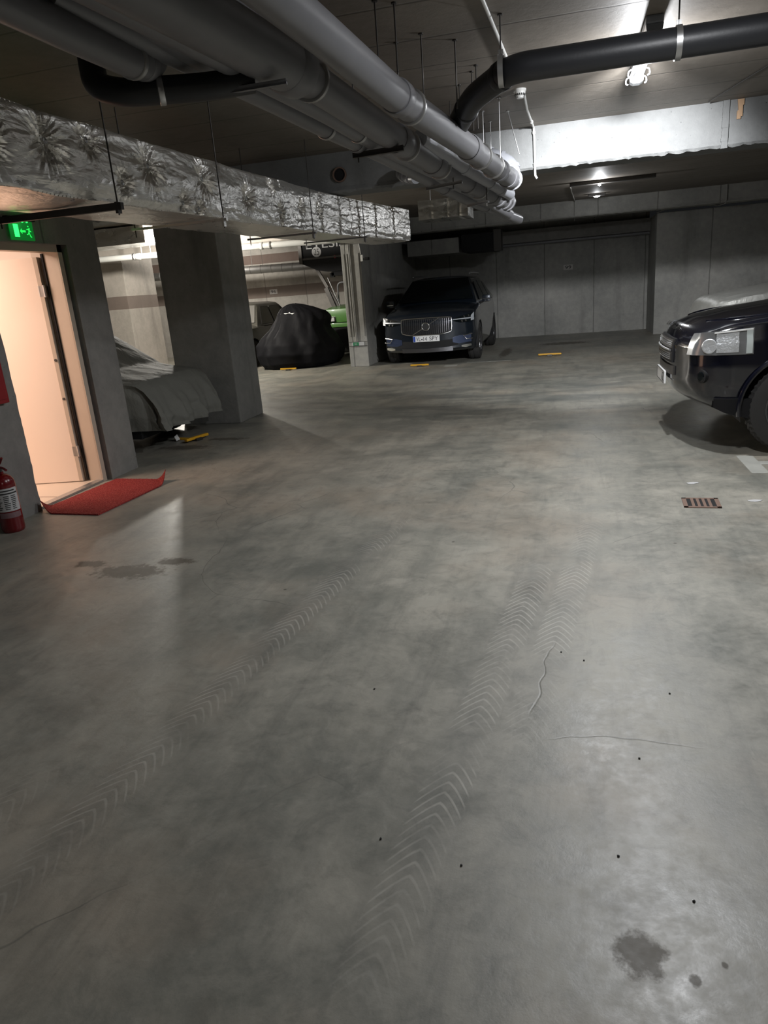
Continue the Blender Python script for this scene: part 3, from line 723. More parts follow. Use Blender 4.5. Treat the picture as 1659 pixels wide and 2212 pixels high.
def strut(name, lab, a, b, w=.04, h=.022, mat=None, rods=()):
    a, b = Vector(a), Vector(b); d = b-a; ang = math.atan2(d.y, d.x)
    t = thing(name, lab, 'bracket', a, ang)
    bm = bmn(); L = d.length; sl = math.asin(d.z/L)
    box(bm, 0, L, -w/2, w/2, 0, h); box(bm, 0, L, -w/2, -w/2+.004, 0, h+.012); box(bm, 0, L, w/2-.004, w/2, 0, h+.012)
    bmesh.ops.transform(bm, matrix=Rm(-sl, 'Y'), verts=bm.verts); obj('channel', bm, mat or M_dsteel, t)
    for s in rods:
        bm = bmn(); z = d.z*s; tube(bm, [(L*s, 0, z-.03), (L*s, 0, CH-a.z)], .005, 8); obj('rod', bm, M_dsteel, t)
    return t
strut('pipe_bracket', 'dark steel channel bracket under the two left pipes of the bundle', (-1.47, 5.32, 2.385), (-1.11, 5.35, 2.40), rods=(.1,))
strut('pipe_bracket', 'thin bright bracket under the two left pipes near the beam', (-1.25, 6.92, 2.315), (-0.92, 6.90, 2.335), .03, .015, M_steel, rods=(.75,))
strut('pipe_bracket', 'small bright bracket under the pipe ends beyond the beam', (-1.03, 8.05, 2.24), (-0.80, 8.0, 2.26), .03, .015, M_steel, rods=(.9,))
strut('pipe_bracket', 'long dull bracket running from the black waste pipe to the thick drain pipe', (-1.66, 3.45, 2.41), (-1.26, 3.52, 2.43), .028, .010, M_pvc)
# pipe stub with bright bands under the beam, hole with rim
pipe('pipe_stub', 'short banded pipe stub sticking out of the beam left of the bundle', [(-1.78, 8.55, 2.68), (-1.78, 8.32, 2.68), (-1.70, 8.2, 2.62), (-1.55, 8.0, 2.57)], 0.055, M_pvcl, collars=((.3, .04), (.6, .04), (.8, .03)), clamps=(.5,), rad=.10)
bm = bmn(); lathe(bm, [(0.07, 0), (0.082, 0), (.082, .02), (.07, .02)], 28, T(-2.52, 8.495, 2.765) @ Rm(PI/2, 'X'))
t = thing('pipe_sleeve', 'round dark sleeve hole with a rusty rim in the beam above the foil duct', 'pipe sleeve', (-2.52, 8.49, 2.765))
bm.free(); bm = bmn(); lathe(bm, [(0.066, 0), (0.080, 0), (.080, .025), (.066, .025), (.066, 0)], 28, Rm(PI/2, 'X')); obj('rim', bm, M_rust, t)
bm = bmn(); lathe(bm, [(0.0, 0.004), (0.067, 0.004), (.067, .006), (0, .006)], 28, Rm(PI/2, 'X')); obj('hole_shade_disc', bm, M_void, t)  # black disc painted as the shade inside the hole

# ceiling conduit, smoke detector and its cable
pipe('conduit', 'white conduit running along the ceiling to the black cross pipe', [(-0.50, 3.6, 2.985), (-0.42, 6.1, 2.985)], .011, M_white, cat='conduit')
t = thing('smoke_detector', 'white round smoke detector on the ceiling behind the black pipe', 'smoke detector', (-0.40, 6.85, CH))
obj('base', lathe(bmn(), [(0.0, 0), (.052, 0), (.052, -.018), (0, -.018)], 28), M_white, t, True)
obj('sensor_dome', lathe(bmn(), [(.046, -.018), (.046, -.030), (.038, -.045), (.03, -.055), (.028, -.068), (0, -.07)], 28), M_white, t, True)
bm = bmn()
for k in range(16):
    a = 2*PI*k/16; box(bm, .0405, .0435, -.004, .004, -.05, -.034, Rm(a, 'Z'))
obj('vent_slots', bm, M_ink, t)
pipe('conduit', 'white conduit from the smoke detector down the face of the beam', [(-0.37, 6.92, 2.98), (-0.38, 7.6, 2.985), (-0.36, 8.47, 2.985), (-0.355, 8.475, 2.88), (-0.35, 8.475, 2.52), (-0.33, 8.47, 2.49)], .011, M_white, rad=.03, clamps=(), cat='conduit', collars=((.62, .03), (.78, .025), (.93, .03)), cr=1.5)
pipe('ceiling_cable', 'thin twin cable running across the ceiling at the upper right', [(1.85, 5.9, 2.99), (1.32, 8.4, 2.99)], .005, M_dsteel, cat='cable')
# wooden offcut on the beam
bm = bmn(); prism(bm, [(0, 0), (.035, 0), (.035, .02), (.05, .02), (.05, .12), (.06, .12), (.06, .175), (.0, .175), (.012, .08), (0, .07)], .02)
o = obj('wood_offcut', bm, M_wood); o.location = (1.60, 8.477, 2.82); tag(o, 'small bare wooden offcut stuck at the top of the pale beam', 'wood block')

# ================================================================== LIGHT FIXTURES
def fixture_y(lab):
    t = thing('ceiling_light', lab, 'ceiling light', (0.52, 5.45, CH))
    bm = bmn(); box(bm, -.055, .055, 0, 1.38, -.05, 0, bev=.012); obj('housing', bm, simple('lamp_housing_grey', (0.16, .165, .17), .4), t)
    bm = bmn()
    prof = [(-.055, -.05), (-.05, -.085), (-.025, -.10), (.025, -.10), (.05, -.085), (.055, -.05)]
    for y in (1.30, 1.384):
        pass
    prism(bm, prof, 0.09, T(0, 1.295, 0)); obj('end_diffuser', bm, simple('frosted_cover', (.20, .205, .21), .3), t, label='bright white end cap of the lamp cover')
    bm = bmn(); prism(bm, [(x*.97, z) for x, z in prof], .50, T(0, 0.0, 0)); obj('cover', bm, simple('dull_lamp_cover', (.10, .105, .11), .25), t)
    for sx in (-1, 1):
        for y in (1.10, 1.345):
            bm = bmn(); tube(bm, smooth_path([(sx*.056, y, -.045), (sx*.074, y, -.055), (sx*.078, y, -.085), (sx*.062, y, -.095)], 4), .005, 6); obj('clip', bm, M_pvcl, t, True)
    bm = bmn(); box(bm, -.03, .03, 1.384, 1.389, -.09, -.055); obj('end_window', bm, M_ink, t)
    for i in range(3):
        bm = bmn(); box(bm, -.022+i*.018, -.012+i*.018, 1.15, 1.29, -.078, -.055); obj('reflector_rib', bm, M_white, t)
    bm = bmn(); lathe(bm, [(0, 0), (.02, 0), (.02, -.012), (0, -.016)], 16, T(0, .60, -.052)); obj('led_module', bm, M_lamp_lit, t, True)
    return t
fixture_y('long ceiling light above the black cross pipe, its bright end showing behind it')
t = thing('ceiling_light', 'long dark ceiling light beyond the beam with one bright point lit', 'ceiling light', (0.51, 14.0, CH))
bm = bmn(); box(bm, -.50, .92, -.055, .055, -.06, 0, bev=.01); obj('housing', bm, M_dsteel, t)
bm = bmn(); lathe(bm, [(0, -.098), (.02, -.09), (.026, -.075), (.026, -.06)], 20); obj('led_module', bm, M_lamp_lit, t, True)
t = thing('ceiling_light', 'small faint emergency lamp on the ceiling below the far bright point', 'ceiling light', (0.545, 16.3, CH))
bm = bmn(); box(bm, -.17, .17, -.06, .06, -.05, 0, bev=.01); obj('housing', bm, M_dsteel, t)
bm = bmn(); lathe(bm, [(0, -.075), (.035, -.07), (.05, -.05)], 18, T(0, 0, 0) @ Matrix.Diagonal((1.3, .8, 1, 1))); obj('led_module', bm, M_lamp_small, t, True)
# conduits on the far ceiling and walls
pipe('conduit', 'thin grey conduit stepping down the far ceiling left of the bright point', [(0.03, 14.6, 2.985), (0.05, 15.4, 2.985), (0.12, 17.28, 2.985), (0.12, 17.28, 2.68), (0.12, 17.7, 2.62)], .010, M_wall, rad=.04, cat='conduit')
pipe('conduit', 'long thin conduit along the lower edge of the far beam', [(-3.9, 17.285, 2.68), (0.12, 17.285, 2.68)], .010, M_wall, cat='conduit')
pipe('conduit', 'looping conduit above the projecting far right wall', [(1.88, 18.01, 2.63), (2.05, 18.0, 2.68), (2.9, 18.0, 2.69), (3.12, 17.9, 2.64), (3.16, 17.27, 2.64), (3.16, 17.27, 2.99)], .011, M_wall, rad=.1, cat='conduit')
pipe('wall_pipe', 'dull horizontal pipe along the top of the far wall above space ninety-nine', [(-3.9, 19.58, 2.30), (1.9, 19.58, 2.30)], .045, M_pvc, cat='pipe')

# ================================================================== LEFT BAY PIPES
pipe('overhead_pipe', 'bright white pipe crossing the left bay behind the wide column', [(-14.0, 14.1, 2.60), (-5.3, 14.1, 2.485), (-4.4, 14.1, 2.465)], .060, M_whitepipe, collars=((.55, .10), (.84, .06)), clamps=(.54, .86))
for lab, x in (('white rod holding the white pipe, leftmost of three', -8.63), ('white rod holding the white pipe, middle of three', -8.42), ('white rod holding the white pipe, rightmost of three', -8.02)):
    rod_hanger(lab, x, 14.1, 2.53, r=.008, mat=M_white)
pipe('spiral_duct', 'galvanised spiral duct along the far wall of the left bay', [(-11.7, 18.9, 2.30), (-5.0, 18.9, 2.20)], .105, M_steel, collars=tuple((k/22, .02) for k in range(1, 22)), cr=1.05)

sd = bpy.data.objects['spiral_duct']
for x in (1.2, 3.4, 5.6):
    bm = bmn(); tube(bm, [(x, 0, .08-x*.015), (x, 0, CH-2.305)], .006, 6); obj('support_rod', bm, M_steel, sd)
fd = [o for o in bpy.data.objects if o.name.startswith('foil_duct.')]
for o_ in fd:
    if 'left bay' in o_['label'] or 'short' in o_['label']:
        xs_ = [v.co.x for v in o_.data.vertices]; ys_ = [v.co.y for v in o_.data.vertices]; zs_ = [v.co.z for v in o_.data.vertices]
        for x in (min(xs_)+.15, max(xs_)-.15):
            bm = bmn(); tube(bm, [(x, (min(ys_)+max(ys_))/2, max(zs_)-.03), (x, (min(ys_)+max(ys_))/2, CH-.004)], .006, 6); obj('support_rod', bm, M_steel, o_)
# bay number plates
def number_plate(txt, x, lab):
    t = thing('number_plate', lab, 'number plate', (x, YF-.004, 1.65))
    bm = bmn(); box(bm, -.115, .115, -.004, .004, -.062, .062); obj('sheet', bm, simple('plate_sheet_'+txt, (.50, .48, .46), .5), t)
    text(txt, .15, .082, M_ink, t, T(0, -.0055, 0), 'digits')
    return t
number_plate('96', -8.10, 'pale parking number plate reading 96 on the striped wall')
number_plate('99', -0.02, 'dark parking number plate reading 99 on the far wall')
t = thing('number_plate', 'small green and white tag strapped low on the narrow column', 'tag', (-4.17, 14.285, .46))
bm = bmn(); box(bm, -.13, .13, -.004, .012, -.035, .035); obj('sheet', bm, M_paper, t)
bm = bmn(); box(bm, -.10, .02, -.007, -.003, -.032, .032); obj('green_patch', bm, simple('tag_green', (.02, .22, .09), .5), t)
text('E2', .05, .03, M_paper, t, T(-.04, -.0085, 0), 'mark')
bm = bmn(); box(bm, -.205, .205, -.0, .004, .036, .044); box(bm, -.205, .205, -.0, .004, -.044, -.036); obj('strap', bm, M_dsteel, t)
t = thing('wall_camera', 'small white wall box with a black lens on the narrow column', 'camera', (-3.955, 14.33, 2.10))
bm = bmn(); box(bm, -.03, .03, -.03, .03, -.06, .06, bev=.006); obj('housing', bm, M_white, t)
bm = bmn(); box(bm, .06, .15, -.035, .035, -.045, .01, bev=.01); tube(bm, [(.02, 0, -.02), (.07, 0, -.02)], .01, 8); obj('lens_block', bm, M_blackpl, t)
pipe('ceiling_cable', 'thin pale cable curling down to the wall box on the narrow column', [(-4.02, 14.28, 2.5), (-3.98, 14.28, 2.40), (-3.96, 14.3, 2.17)], .006, M_white, cat='cable', rad=.05)
pipe('conduit', 'thin vertical conduit on the front of the narrow column', [(-4.20, 14.28, 3.0), (-4.20, 14.28, .52)], .012, M_wall, cat='conduit')

# ================================================================== CARS
def shell(L, st, R, axles, bow, hwmax, rows=34, step=0.045, cap_n=14):
    """body loft. st: dict of tables over y. returns a bmesh (half mirrored)"""
    bm = bmn()
    ys = []; y = 0.0
    while y < L: ys.append(y); y += step
    ys.append(L)
    def bw(x, y): return bow*(min(1, abs(x)/hwmax)**2.4)*max(0, 1-y/1.3)**1.0 - 0.6*bow*(min(1, abs(x)/hwmax)**2.4)*max(0, 1-(L-y)/1.0)
    def prof(y):
        hw = lerp(y, *st['hw']); zb = lerp(y, *st['zb']); zs = lerp(y, *st['zs']); zt = lerp(y, *st['zt'])
        ky = st.get('tuck', .05)
        key = [(0, zb), (hw*.55, zb), (hw-.09, zb+.01), (hw-.03-ky*.3, zb+.06), (hw-.012, zb+(zs-zb)*.30), (hw, zb+(zs-zb)*.55), (hw-.012, zb+(zs-zb)*.80), (hw-.035, zs-.02), (hw-.065, zs+.004), (hw-.14, zs+(zt-zs)*.35), (hw*.62, zs+(zt-zs)*.72), (hw*.3, zs+(zt-zs)*.95), (0, zt)]
        seg = [2, 2, 2, 7, 6, 6, 4, 2, 2, 2, 2, 2]; out = []
        for i in range(len(key)-1):
            for k in range(seg[i]):
                t = k/seg[i]; out.append((key[i][0]+(key[i+1][0]-key[i][0])*t, key[i][1]+(key[i+1][1]-key[i][1])*t))
        out.append(key[-1]); return out
    P = [prof(y) for y in ys]; n = len(P[0])
    for sg in (1, -1):
        g = [[bm.verts.new((sg*x, y+bw(x, y), z)) for x, z in pr] for y, pr in zip(ys, P)]
        kill = set()
        quads = []
        for a in range(len(ys)-1):
            for b in range(n-1): quads.append((g[a][b], g[a+1][b], g[a+1][b+1], g[a][b+1]))
        keep = []
        for q in quads:
            c = sum((v.co for v in q), Vector())/4
            if any(math.hypot(c.y-ay, c.z-az) < R*1.0 and abs(c.x) > hwmax-.36 and c.z < az+R*1.05 for ay, az in axles): continue
            keep.append(q)
        for q in keep: bm.faces.new(q if sg > 0 else q[::-1])
        for ay, az in axles:
            for row in g:
                for v in row:
                    d = math.hypot(v.co.y-ay, v.co.z-az)
                    if abs(v.co.x) > hwmax-.33 and .5*R < d < R*1.0 and v.link_faces:
                        f = R/d; v.co.y = ay+(v.co.y-ay)*f; v.co.z = max(az+(v.co.z-az)*f, lerp(v.co.y, *st['zb'])-.0)
        # end caps
        for e in (0, -1):
            y = ys[e]; prev = None
            for b in range(n):
                x, z = P[e][b]; row = [g[e][b]] + [bm.verts.new((sg*x*(1-k/cap_n), y+bw(x*(1-k/cap_n), y), z)) for k in range(1, cap_n+1)]
                if prev:
                    for k in range(cap_n):
                        try: bm.faces.new((prev[k], prev[k+1], row[k+1], row[k]))
                        except Exception: pass
                prev = row
    loose = [v for v in bm.verts if not v.link_faces]
    for v in loose: bm.verts.remove(v)
    bmesh.ops.remove_doubles(bm, verts=bm.verts, dist=5e-4)
    return bm, bw
def patch(bw, pts, off=.012, thick=.02, yoff=None, n=10):
    """curved panel hugging the nose: pts = [(x, zlow, zhigh), ...] ordered in x"""
    bm = bmn(); cols = []
    for (x0, a0, b0), (x1, a1, b1) in zip(pts, pts[1:]):
        m = max(2, int(abs(x1-x0)/.04))
        for k in range(m): 
            t = k/m; cols.append((x0+(x1-x0)*t, a0+(a1-a0)*t, b0+(b1-b0)*t))
    cols.append(pts[-1])
    def Y(x, z, o): return bw(x, 0)+(yoff(z) if yoff else 0)-o
    fr = [[bm.verts.new((x, Y(x, z, off), z)) for z in (a, (a+b)/2, b)] for x, a, b in cols]
    bk = [[bm.verts.new((x, Y(x, z, off-thick), z)) for z in (a, (a+b)/2, b)] for x, a, b in cols]
    for i in range(len(cols)-1):
        for j in range(2):
            bm.faces.new((fr[i][j], fr[i+1][j], fr[i+1][j+1], fr[i][j+1])); bm.faces.new((bk[i][j], bk[i][j+1], bk[i+1][j+1], bk[i+1][j]))
        bm.faces.new((fr[i][0], bk[i][0], bk[i+1][0], fr[i+1][0])); bm.faces.new((fr[i][2], fr[i+1][2], bk[i+1][2], bk[i][2]))
    for i in (0, -1):
        for j in range(2): bm.faces.new((fr[i][j], fr[i][j+1], bk[i][j+1], bk[i][j]))
    return bm
def wheel(t, x, y, r, w, side, rim_mat, spokes=5, lug=0):
    """tyre with its rim; side +1 = outer face towards +x"""
    m = T(x, y, r) @ Rm(PI/2*side, 'Y')
    hw = w/2; seg = 96 if lug else 48
    prof = [(r*.60, -hw*.8), (r*.66, -hw*.98), (r*.84, -hw), (r*.95, -hw*.88), (r*.985, -hw*.6), (r, -hw*.55), (r, -hw*.06), (r*.972, -hw*.05), (r*.972, hw*.05), (r, hw*.06), (r, hw*.55), (r*.985, hw*.6), (r*.95, hw*.88), (r*.84, hw), (r*.66, hw*.98), (r*.60, hw*.8)]
    bm = bmn(); lathe(bm, prof, seg, m)
    if lug:
        inv = m.inverted()
        for v in bm.verts:
            l = inv @ v.co; rr = math.hypot(l.x, l.y)
            if rr > r*.90:
                k = int(round(math.atan2(l.y, l.x)/(2*PI)*seg)) % 2
                if k: f = (rr-.011 if rr > r*.96 else rr-.006)/rr; l.x *= f; l.y *= f; v.co = m @ l
    ty = obj('wheel', bm, M_rubber, t, True)
    bm = bmn(); lathe(bm, [(r*.60, -hw*.8), (r*.655, hw*.90), (r*.635, hw*.97), (r*.60, hw*.86), (r*.56, hw*.3), (r*.55, -hw*.7)], 48, m)
    for k in range(spokes):
        a = 2*PI*k/spokes
        for dd in (-.045, .045):
            mm = m @ Rm(a+dd*2.2, 'Z')
            box(bm, r*.10, r*.60, -.014, .014, hw*.55, hw*.84, mm, .004)
    lathe(bm, [(0, hw*.90), (r*.13, hw*.88), (r*.17, hw*.6), (r*.17, hw*.2), (0, hw*.2)], 24, m)
    obj('rim', bm, rim_mat, ty, True)
    bm = bmn(); lathe(bm, [(0, hw*.1), (r*.42, hw*.1), (r*.42, -hw*.1), (0, -hw*.1)], 32, m); obj('brake_disc', bm, M_dsteel, ty, True)
    return ty
def arch_liner(t, x0, x1, y, z, R):
    bm = bmn(); n = 20; prev = None
    for k in range(n+1):
        a = -0.25+(PI+.5)*k/n; c, s = math.cos(a)*R, math.sin(a)*R
        ring = [bm.verts.new((x0, y+c, max(.12, z+s))), bm.verts.new((x1, y+c, max(.12, z+s)))]
        if prev: bm.faces.new((prev[0], prev[1], ring[1], ring[0]))
        prev = ring
    c0 = bm.verts.new((x0, y, z))
    vs = [v for v in bm.verts if abs(v.co.x-x0) < 1e-6 and v is not c0]
    for a, b in zip(vs, vs[1:]): bm.faces.new((c0, a, b))
    return obj('arch_liner', bm, M_void, t)
def quadpanel(pts, th=.006, nrm=None):
    bm = bmn(); P = [Vector(p) for p in pts]
    n = (P[1]-P[0]).cross(P[2]-P[1]).normalized() if nrm is None else Vector(nrm).normalized()
    a = [bm.verts.new(p+n*th) for p in P]; b = [bm.verts.new(p-n*th) for p in P]
    bm.faces.new(a); bm.faces.new(b[::-1]); k = len(P)
    for i in range(k): bm.faces.new((a[i], b[i], b[(i+1) % k], a[(i+1) % k]))
    return bm
def greenhouse(t, base, belt, roof, wb, wr, mat, names=True):
    """base/belt: y of windscreen foot, header, rear header, rear foot; z belt; z roof"""
    y0, y1, y2, y3 = base; zb0, zb1 = belt; zr = roof
    bm = bmn(); nx = 10
    sec = []
    N = 26
    for k in range(N+1):
        y = y0+(y3-y0)*k/N
        if y < y1: f = (y-y0)/(y1-y0)
        elif y > y2: f = (y3-y)/(y3-y2)
        else: f = 1
        f = max(0, min(1, f)); fe = math.sin(f*PI/2)**.9 if 0 else f
        zb = zb0+(zb1-zb0)*(y-y0)/(y3-y0)
        crown = .035*math.sin(PI*(y-y0)/(y3-y0))
        zt = zb+(zr-zb)*fe
        w = wb+(wr-wb)*fe
        row = [(wb-.01, zb-.06), (wb, zb), (wb+(w-wb)*.5, zb+(zt-zb)*.5), (w, zt-.05*f), (w-.05, zt-.012*f), (w*.6, zt+crown*.6*f), (0, zt+crown*f)]
        pts = [bm.verts.new((x, y, z)) for x, z in row] + [bm.verts.new((-x, y, z)) for x, z in row[-2::-1]]
        sec.append(pts)
    for a, b in zip(sec, sec[1:]):
        for i in range(len(a)-1): bm.faces.new((a[i], b[i], b[i+1], a[i+1]))
    bm.faces.new(sec[0]); bm.faces.new(sec[-1][::-1])
    return obj('cabin', bm, mat, t, True)

# ---- dark blue SUV
V = thing('suv', 'dark blue family car with vertical-bar grille parked nose out beside the narrow column', 'car', (-2.665, 13.88, 0))
vst = dict(hw=([0, .04, .12, .3, .6, 3.9, 4.4, 4.69], [.80, .86, .90, .93, .945, .945, .90, .84]),
           zb=([0, .1, .3, .6, 4.0, 4.5, 4.69], [.30, .25, .22, .21, .22, .30, .42]),
           zs=([0, .06, .16, .4, 1.1, 2.6, 4.0, 4.5, 4.69], [.80, .88, .93, .98, 1.06, 1.10, 1.12, 1.08, 1.0]),
           zt=([0, .06, .14, .4, 1.1, 1.3, 4.2, 4.5, 4.69], [.82, .92, .985, 1.04, 1.13, 1.14, 1.14, 1.10, 1.02]))
bmv, vbw = shell(4.69, vst, .40, [(.87, .36), (3.735, .36)], .26, .945)
obj('body', bmv, M_navy, V, True)
greenhouse(V, (1.12, 1.98, 3.75, 4.45), (1.09, 1.13), 1.615, .855, .62, M_navy)
bm = quadpanel([(-.78, 1.22, 1.165), (.78, 1.22, 1.165), (.60, 1.93, 1.572), (-.60, 1.93, 1.572)]); 
for v in bm.verts: v.co += Vector((0, -.02, .014))
obj('windscreen', bm, M_glass, V)
for s in (-1, 1):
    for a, b, c, d in (((1.62, 1.125), (2.55, 1.13), (2.50, 1.52), (2.02, 1.50)), ((2.62, 1.13), (3.45, 1.14), (3.35, 1.50), (2.58, 1.52)), ((3.52, 1.145), (4.05, 1.18), (3.72, 1.46), (3.43, 1.49))):
        f = lambda p: (s*(.868-(p[1]-1.1)/.5*.225), p[0], p[1])
        obj('side_window', quadpanel([f(a), f(b), f(c), f(d)], .006), M_glass, V)
    bm = bmn(); tube(bm, smooth_path([(s*.60, 2.05, 1.655), (s*.63, 2.2, 1.685), (s*.63, 3.5, 1.68), (s*.60, 3.7, 1.645)], 6), .016, 8); obj('roof_rail', bm, M_steel, V, True)
    m = bmn(); box(m, s*.93 if s > 0 else -1.10, 1.10 if s > 0 else -.93, 1.42, 1.55, 1.08, 1.22, bev=.03); box(m, min(s*.86, s*.95), max(s*.86, s*.95), 1.46, 1.52, 1.09, 1.12); mo = obj('mirror', m, M_navy, V, True)
    m = bmn(); box(m, s*.95 if s > 0 else -1.085, 1.085 if s > 0 else -.95, 1.415, 1.425, 1.13, 1.145); obj('mirror_trim', m, M_chrome, mo)
lean = lambda z: lerp(z, [.70, .80, .93], [0, .012, .055])
M_lbar = simple('headlight_bar', (.30, .32, .34), .3)
# grille
gp = [(-.49, .66, .855), (-.46, .62, .885), (-.30, .585, .895), (0, .578, .898), (.30, .585, .895), (.46, .62, .885), (.49, .66, .855)]
g = obj('grille', patch(vbw, gp, .012, .02, lean), M_void, V)
for k in range(23):
    x = -.44+k*.04; z0, z1 = lerp(x, [-.46, -.3, 0, .3, .46], [.64, .60, .592, .60, .64]), .872
    bm = patch(vbw, [(x-.004, z0, z1), (x+.004, z0, z1)], .026, .016, lean); obj('grille_bar', bm, M_dalu, g)
outer = gp; ring = []
def surfpt(x, z, o=.03): return (x, vbw(x, 0)+lean(z)-o, z)
loop = [surfpt(x, a) for x, a, b in gp]+[surfpt(x, b) for x, a, b in gp[::-1]]
bm = bmn(); tube(bm, smooth_path(loop+[loop[0]], 4), .009, 8, False); obj('grille_frame', bm, M_chrome, g, True)
bm = bmn(); tube(bm, [surfpt(-.26, .595), surfpt(-.065, .70, .035)], .008, 8); tube(bm, [surfpt(.065, .775, .035), surfpt(.25, .885)], .008, 8); obj('diagonal_bar', bm, M_chrome, g, True)
bm = bmn(); tube(bm, [(.072*math.cos(a), vbw(0, 0)-.035, .738+.072*math.sin(a)) for a in [2*PI*k/36 for k in range(37)]], .011, 8, False); obj('ring_emblem', bm, M_chrome, g, True)
bm = bmn(); lathe(bm, [(0, 0), (.060, 0), (.060, .006), (0, .006)], 28, T(0, -.026, .738) @ Rm(PI/2, 'X')); box(bm, -.06, .06, -.036, -.03, .728, .748); obj('emblem_disc', bm, M_ink, g)
# plate
pl = obj('licence_plate', box(bmn(), -.26, .26, vbw(0, 0)-.035, vbw(0, 0)-.022, .455, .567, bev=.004), M_plate, V)
bm = bmn(); box(bm, -.255, -.215, -.0375, -.034, .460, .562); obj('blue_strip', bm, M_eu, pl)
text('VL', .085, .074, M_ink, pl, T(-.155, -.037, .511), 'plate_text'); text('14', .072, .074, M_ink, pl, T(-.022, -.037, .511), 'plate_text'); text('SPY', .17, .074, M_ink, pl, T(.145, -.037, .511), 'plate_text')
bm = bmn(); lathe(bm, [(0, 0), (.014, 0), (.014, .002), (0, .002)], 14, T(-.085, -.037, .500) @ Rm(PI/2, 'X')); obj('plate_dot', bm, M_ink, pl)
obj('lower_intake', patch(vbw, [(-.60, .36, .40), (-.50, .34, .47), (0, .33, .45), (.50, .34, .47), (.60, .36, .40)], .006, .02), M_void, V)
obj('skid_plate', patch(vbw, [(-.50, .255, .335), (0, .25, .325), (.50, .255, .335)], .030, .03), M_dalu, V)
for s in (-1, 1):
    o_ = lambda L_: [(s*x, a, b) for x, a, b in (L_ if s > 0 else L_)]
    h = obj('headlight', patch(vbw, o_([(.52, .80, .845), (.66, .765, .885), (.80, .77, .915), (.885, .80, .94), (.915, .86, .945)]), .010, .03, lambda z: lean(z)-.008), M_glass, V)
    obj('light_bar', patch(vbw, o_([(.51, .822, .838), (.80, .826, .850), (.86, .83, .853)]), .026, .012, lean), M_lbar, h)
    obj('light_bar', patch(vbw, o_([(.845, .79, .885), (.90, .80, .94)]), .026, .012, lean), M_lbar, h)
    for x, z in ((.68, .79), (.75, .795), (.72, .868), (.80, .88)):
        bm = bmn(); lathe(bm, [(0, .0), (.020, 0), (.024, -.012)], 14, T(s*x, vbw(x, 0)+lean(z)-.018, z) @ Rm(PI/2, 'X')); obj('projector', bm, M_chrome, h, True)
    cor = obj('bumper_corner', patch(vbw, o_([(.50, .41, .50), (.62, .38, .53), (.84, .40, .54)]), .010, .02), simple('blue_trim_%d' % (s+1), (.035, .05, .10), .3, .3), V)
    bm = bmn(); tube(bm, [(s*.86, vbw(.86, 0)-.02, .545), (s*.70, vbw(.70, 0)-.028, .525), (s*.76, vbw(.76, 0)-.028, .455), (s*.87, vbw(.87, 0)-.02, .46)], .009, 8); obj('chrome_trim', bm, M_chrome, cor, True)
    obj('fog_light', patch(vbw, o_([(.66, .315, .345), (.74, .30, .355), (.84, .32, .36)]), .016, .02), M_chrome, V)
    for y in (.87, 3.735):
        arch_liner(V, s*.60, s*.935, y, .36, .402)
        wheel(V, s*.825, y, .365, .24, s, M_dalu, 5)

# ---- black SUV at the right
FLC = thing('suv', 'glossy black off-road car whose front reaches into the frame from the right edge', 'car', (0.845, 7.03, 0), -PI/2)
fst = dict(hw=([0, .04, .10, .22, .5, 3.8, 4.3, 4.5], [.76, .84, .89, .925, .945, .945, .90, .84]),
           zb=([0, .04, .10, .22, .40, .6, 4.0, 4.3, 4.5], [.56, .47, .41, .35, .31, .26, .25, .36, .45]),
           zs=([0, .05, .13, .3, .8, 1.2, 3.5, 4.5], [.84, .92, .975, 1.02, 1.07, 1.12, 1.16, 1.10]),
           zt=([0, .05, .12, .25, .5, .9, 1.2, 4.2, 4.5], [.86, .94, 1.00, 1.055, 1.10, 1.145, 1.18, 1.19, 1.12]), tuck=.03)
bmf, fbw = shell(4.5, fst, .415, [(.88, .37), (3.54, .37)], .20, .945, step=.03)
obj('body', bmf, M_bcar, FLC, True)
greenhouse(FLC, (1.22, 1.80, 3.9, 4.4), (1.15, 1.19), 1.72, .86, .68, M_bcar)
bm = quadpanel([(-.80, 1.28, 1.21), (.80, 1.28, 1.21), (.66, 1.77, 1.66), (-.66, 1.77, 1.66)])
for v in bm.verts: v.co += Vector((0, -.02, .014))
obj('windscreen', bm, M_glass, FLC)
for s in (-1, 1):
    for a, b, c, d in (((1.62, 1.2), (2.45, 1.2), (2.42, 1.6), (1.92, 1.6)), ((2.52, 1.2), (3.3, 1.21), (3.25, 1.6), (2.5, 1.6))):
        f = lambda p: (s*(.872-(p[1]-1.15)/.57*.17), p[0], p[1]); obj('side_window', quadpanel([f(a), f(b), f(c), f(d)], .006), M_glass, FLC)
# clamshell hood lip line and hood crease
for s in (-1, 1):
    bm = bmn(); tube(bm, smooth_path([(s*.48, .26, 1.035), (s*.62, .36, 1.05), (s*.70, .50, 1.065), (s*.76, .8, 1.09), (s*.79, 1.15, 1.125)], 6), .010, 8); obj('hood_ridge', bm, M_bcar, FLC, True)
    bm = bmn(); tube(bm, smooth_path([(s*.50, .05+fbw(.5, 0), .93), (s*.80, .10+fbw(.8, 0), .965), (s*.905, .36, 1.005), (s*.918, .62, 1.03), (s*.915, 1.15, 1.085)], 6), .0045, 6); obj('hood_gap', bm, M_void, FLC, True)
flean = lambda z: lerp(z, [.80, .90, 1.0], [0, .02, .07])
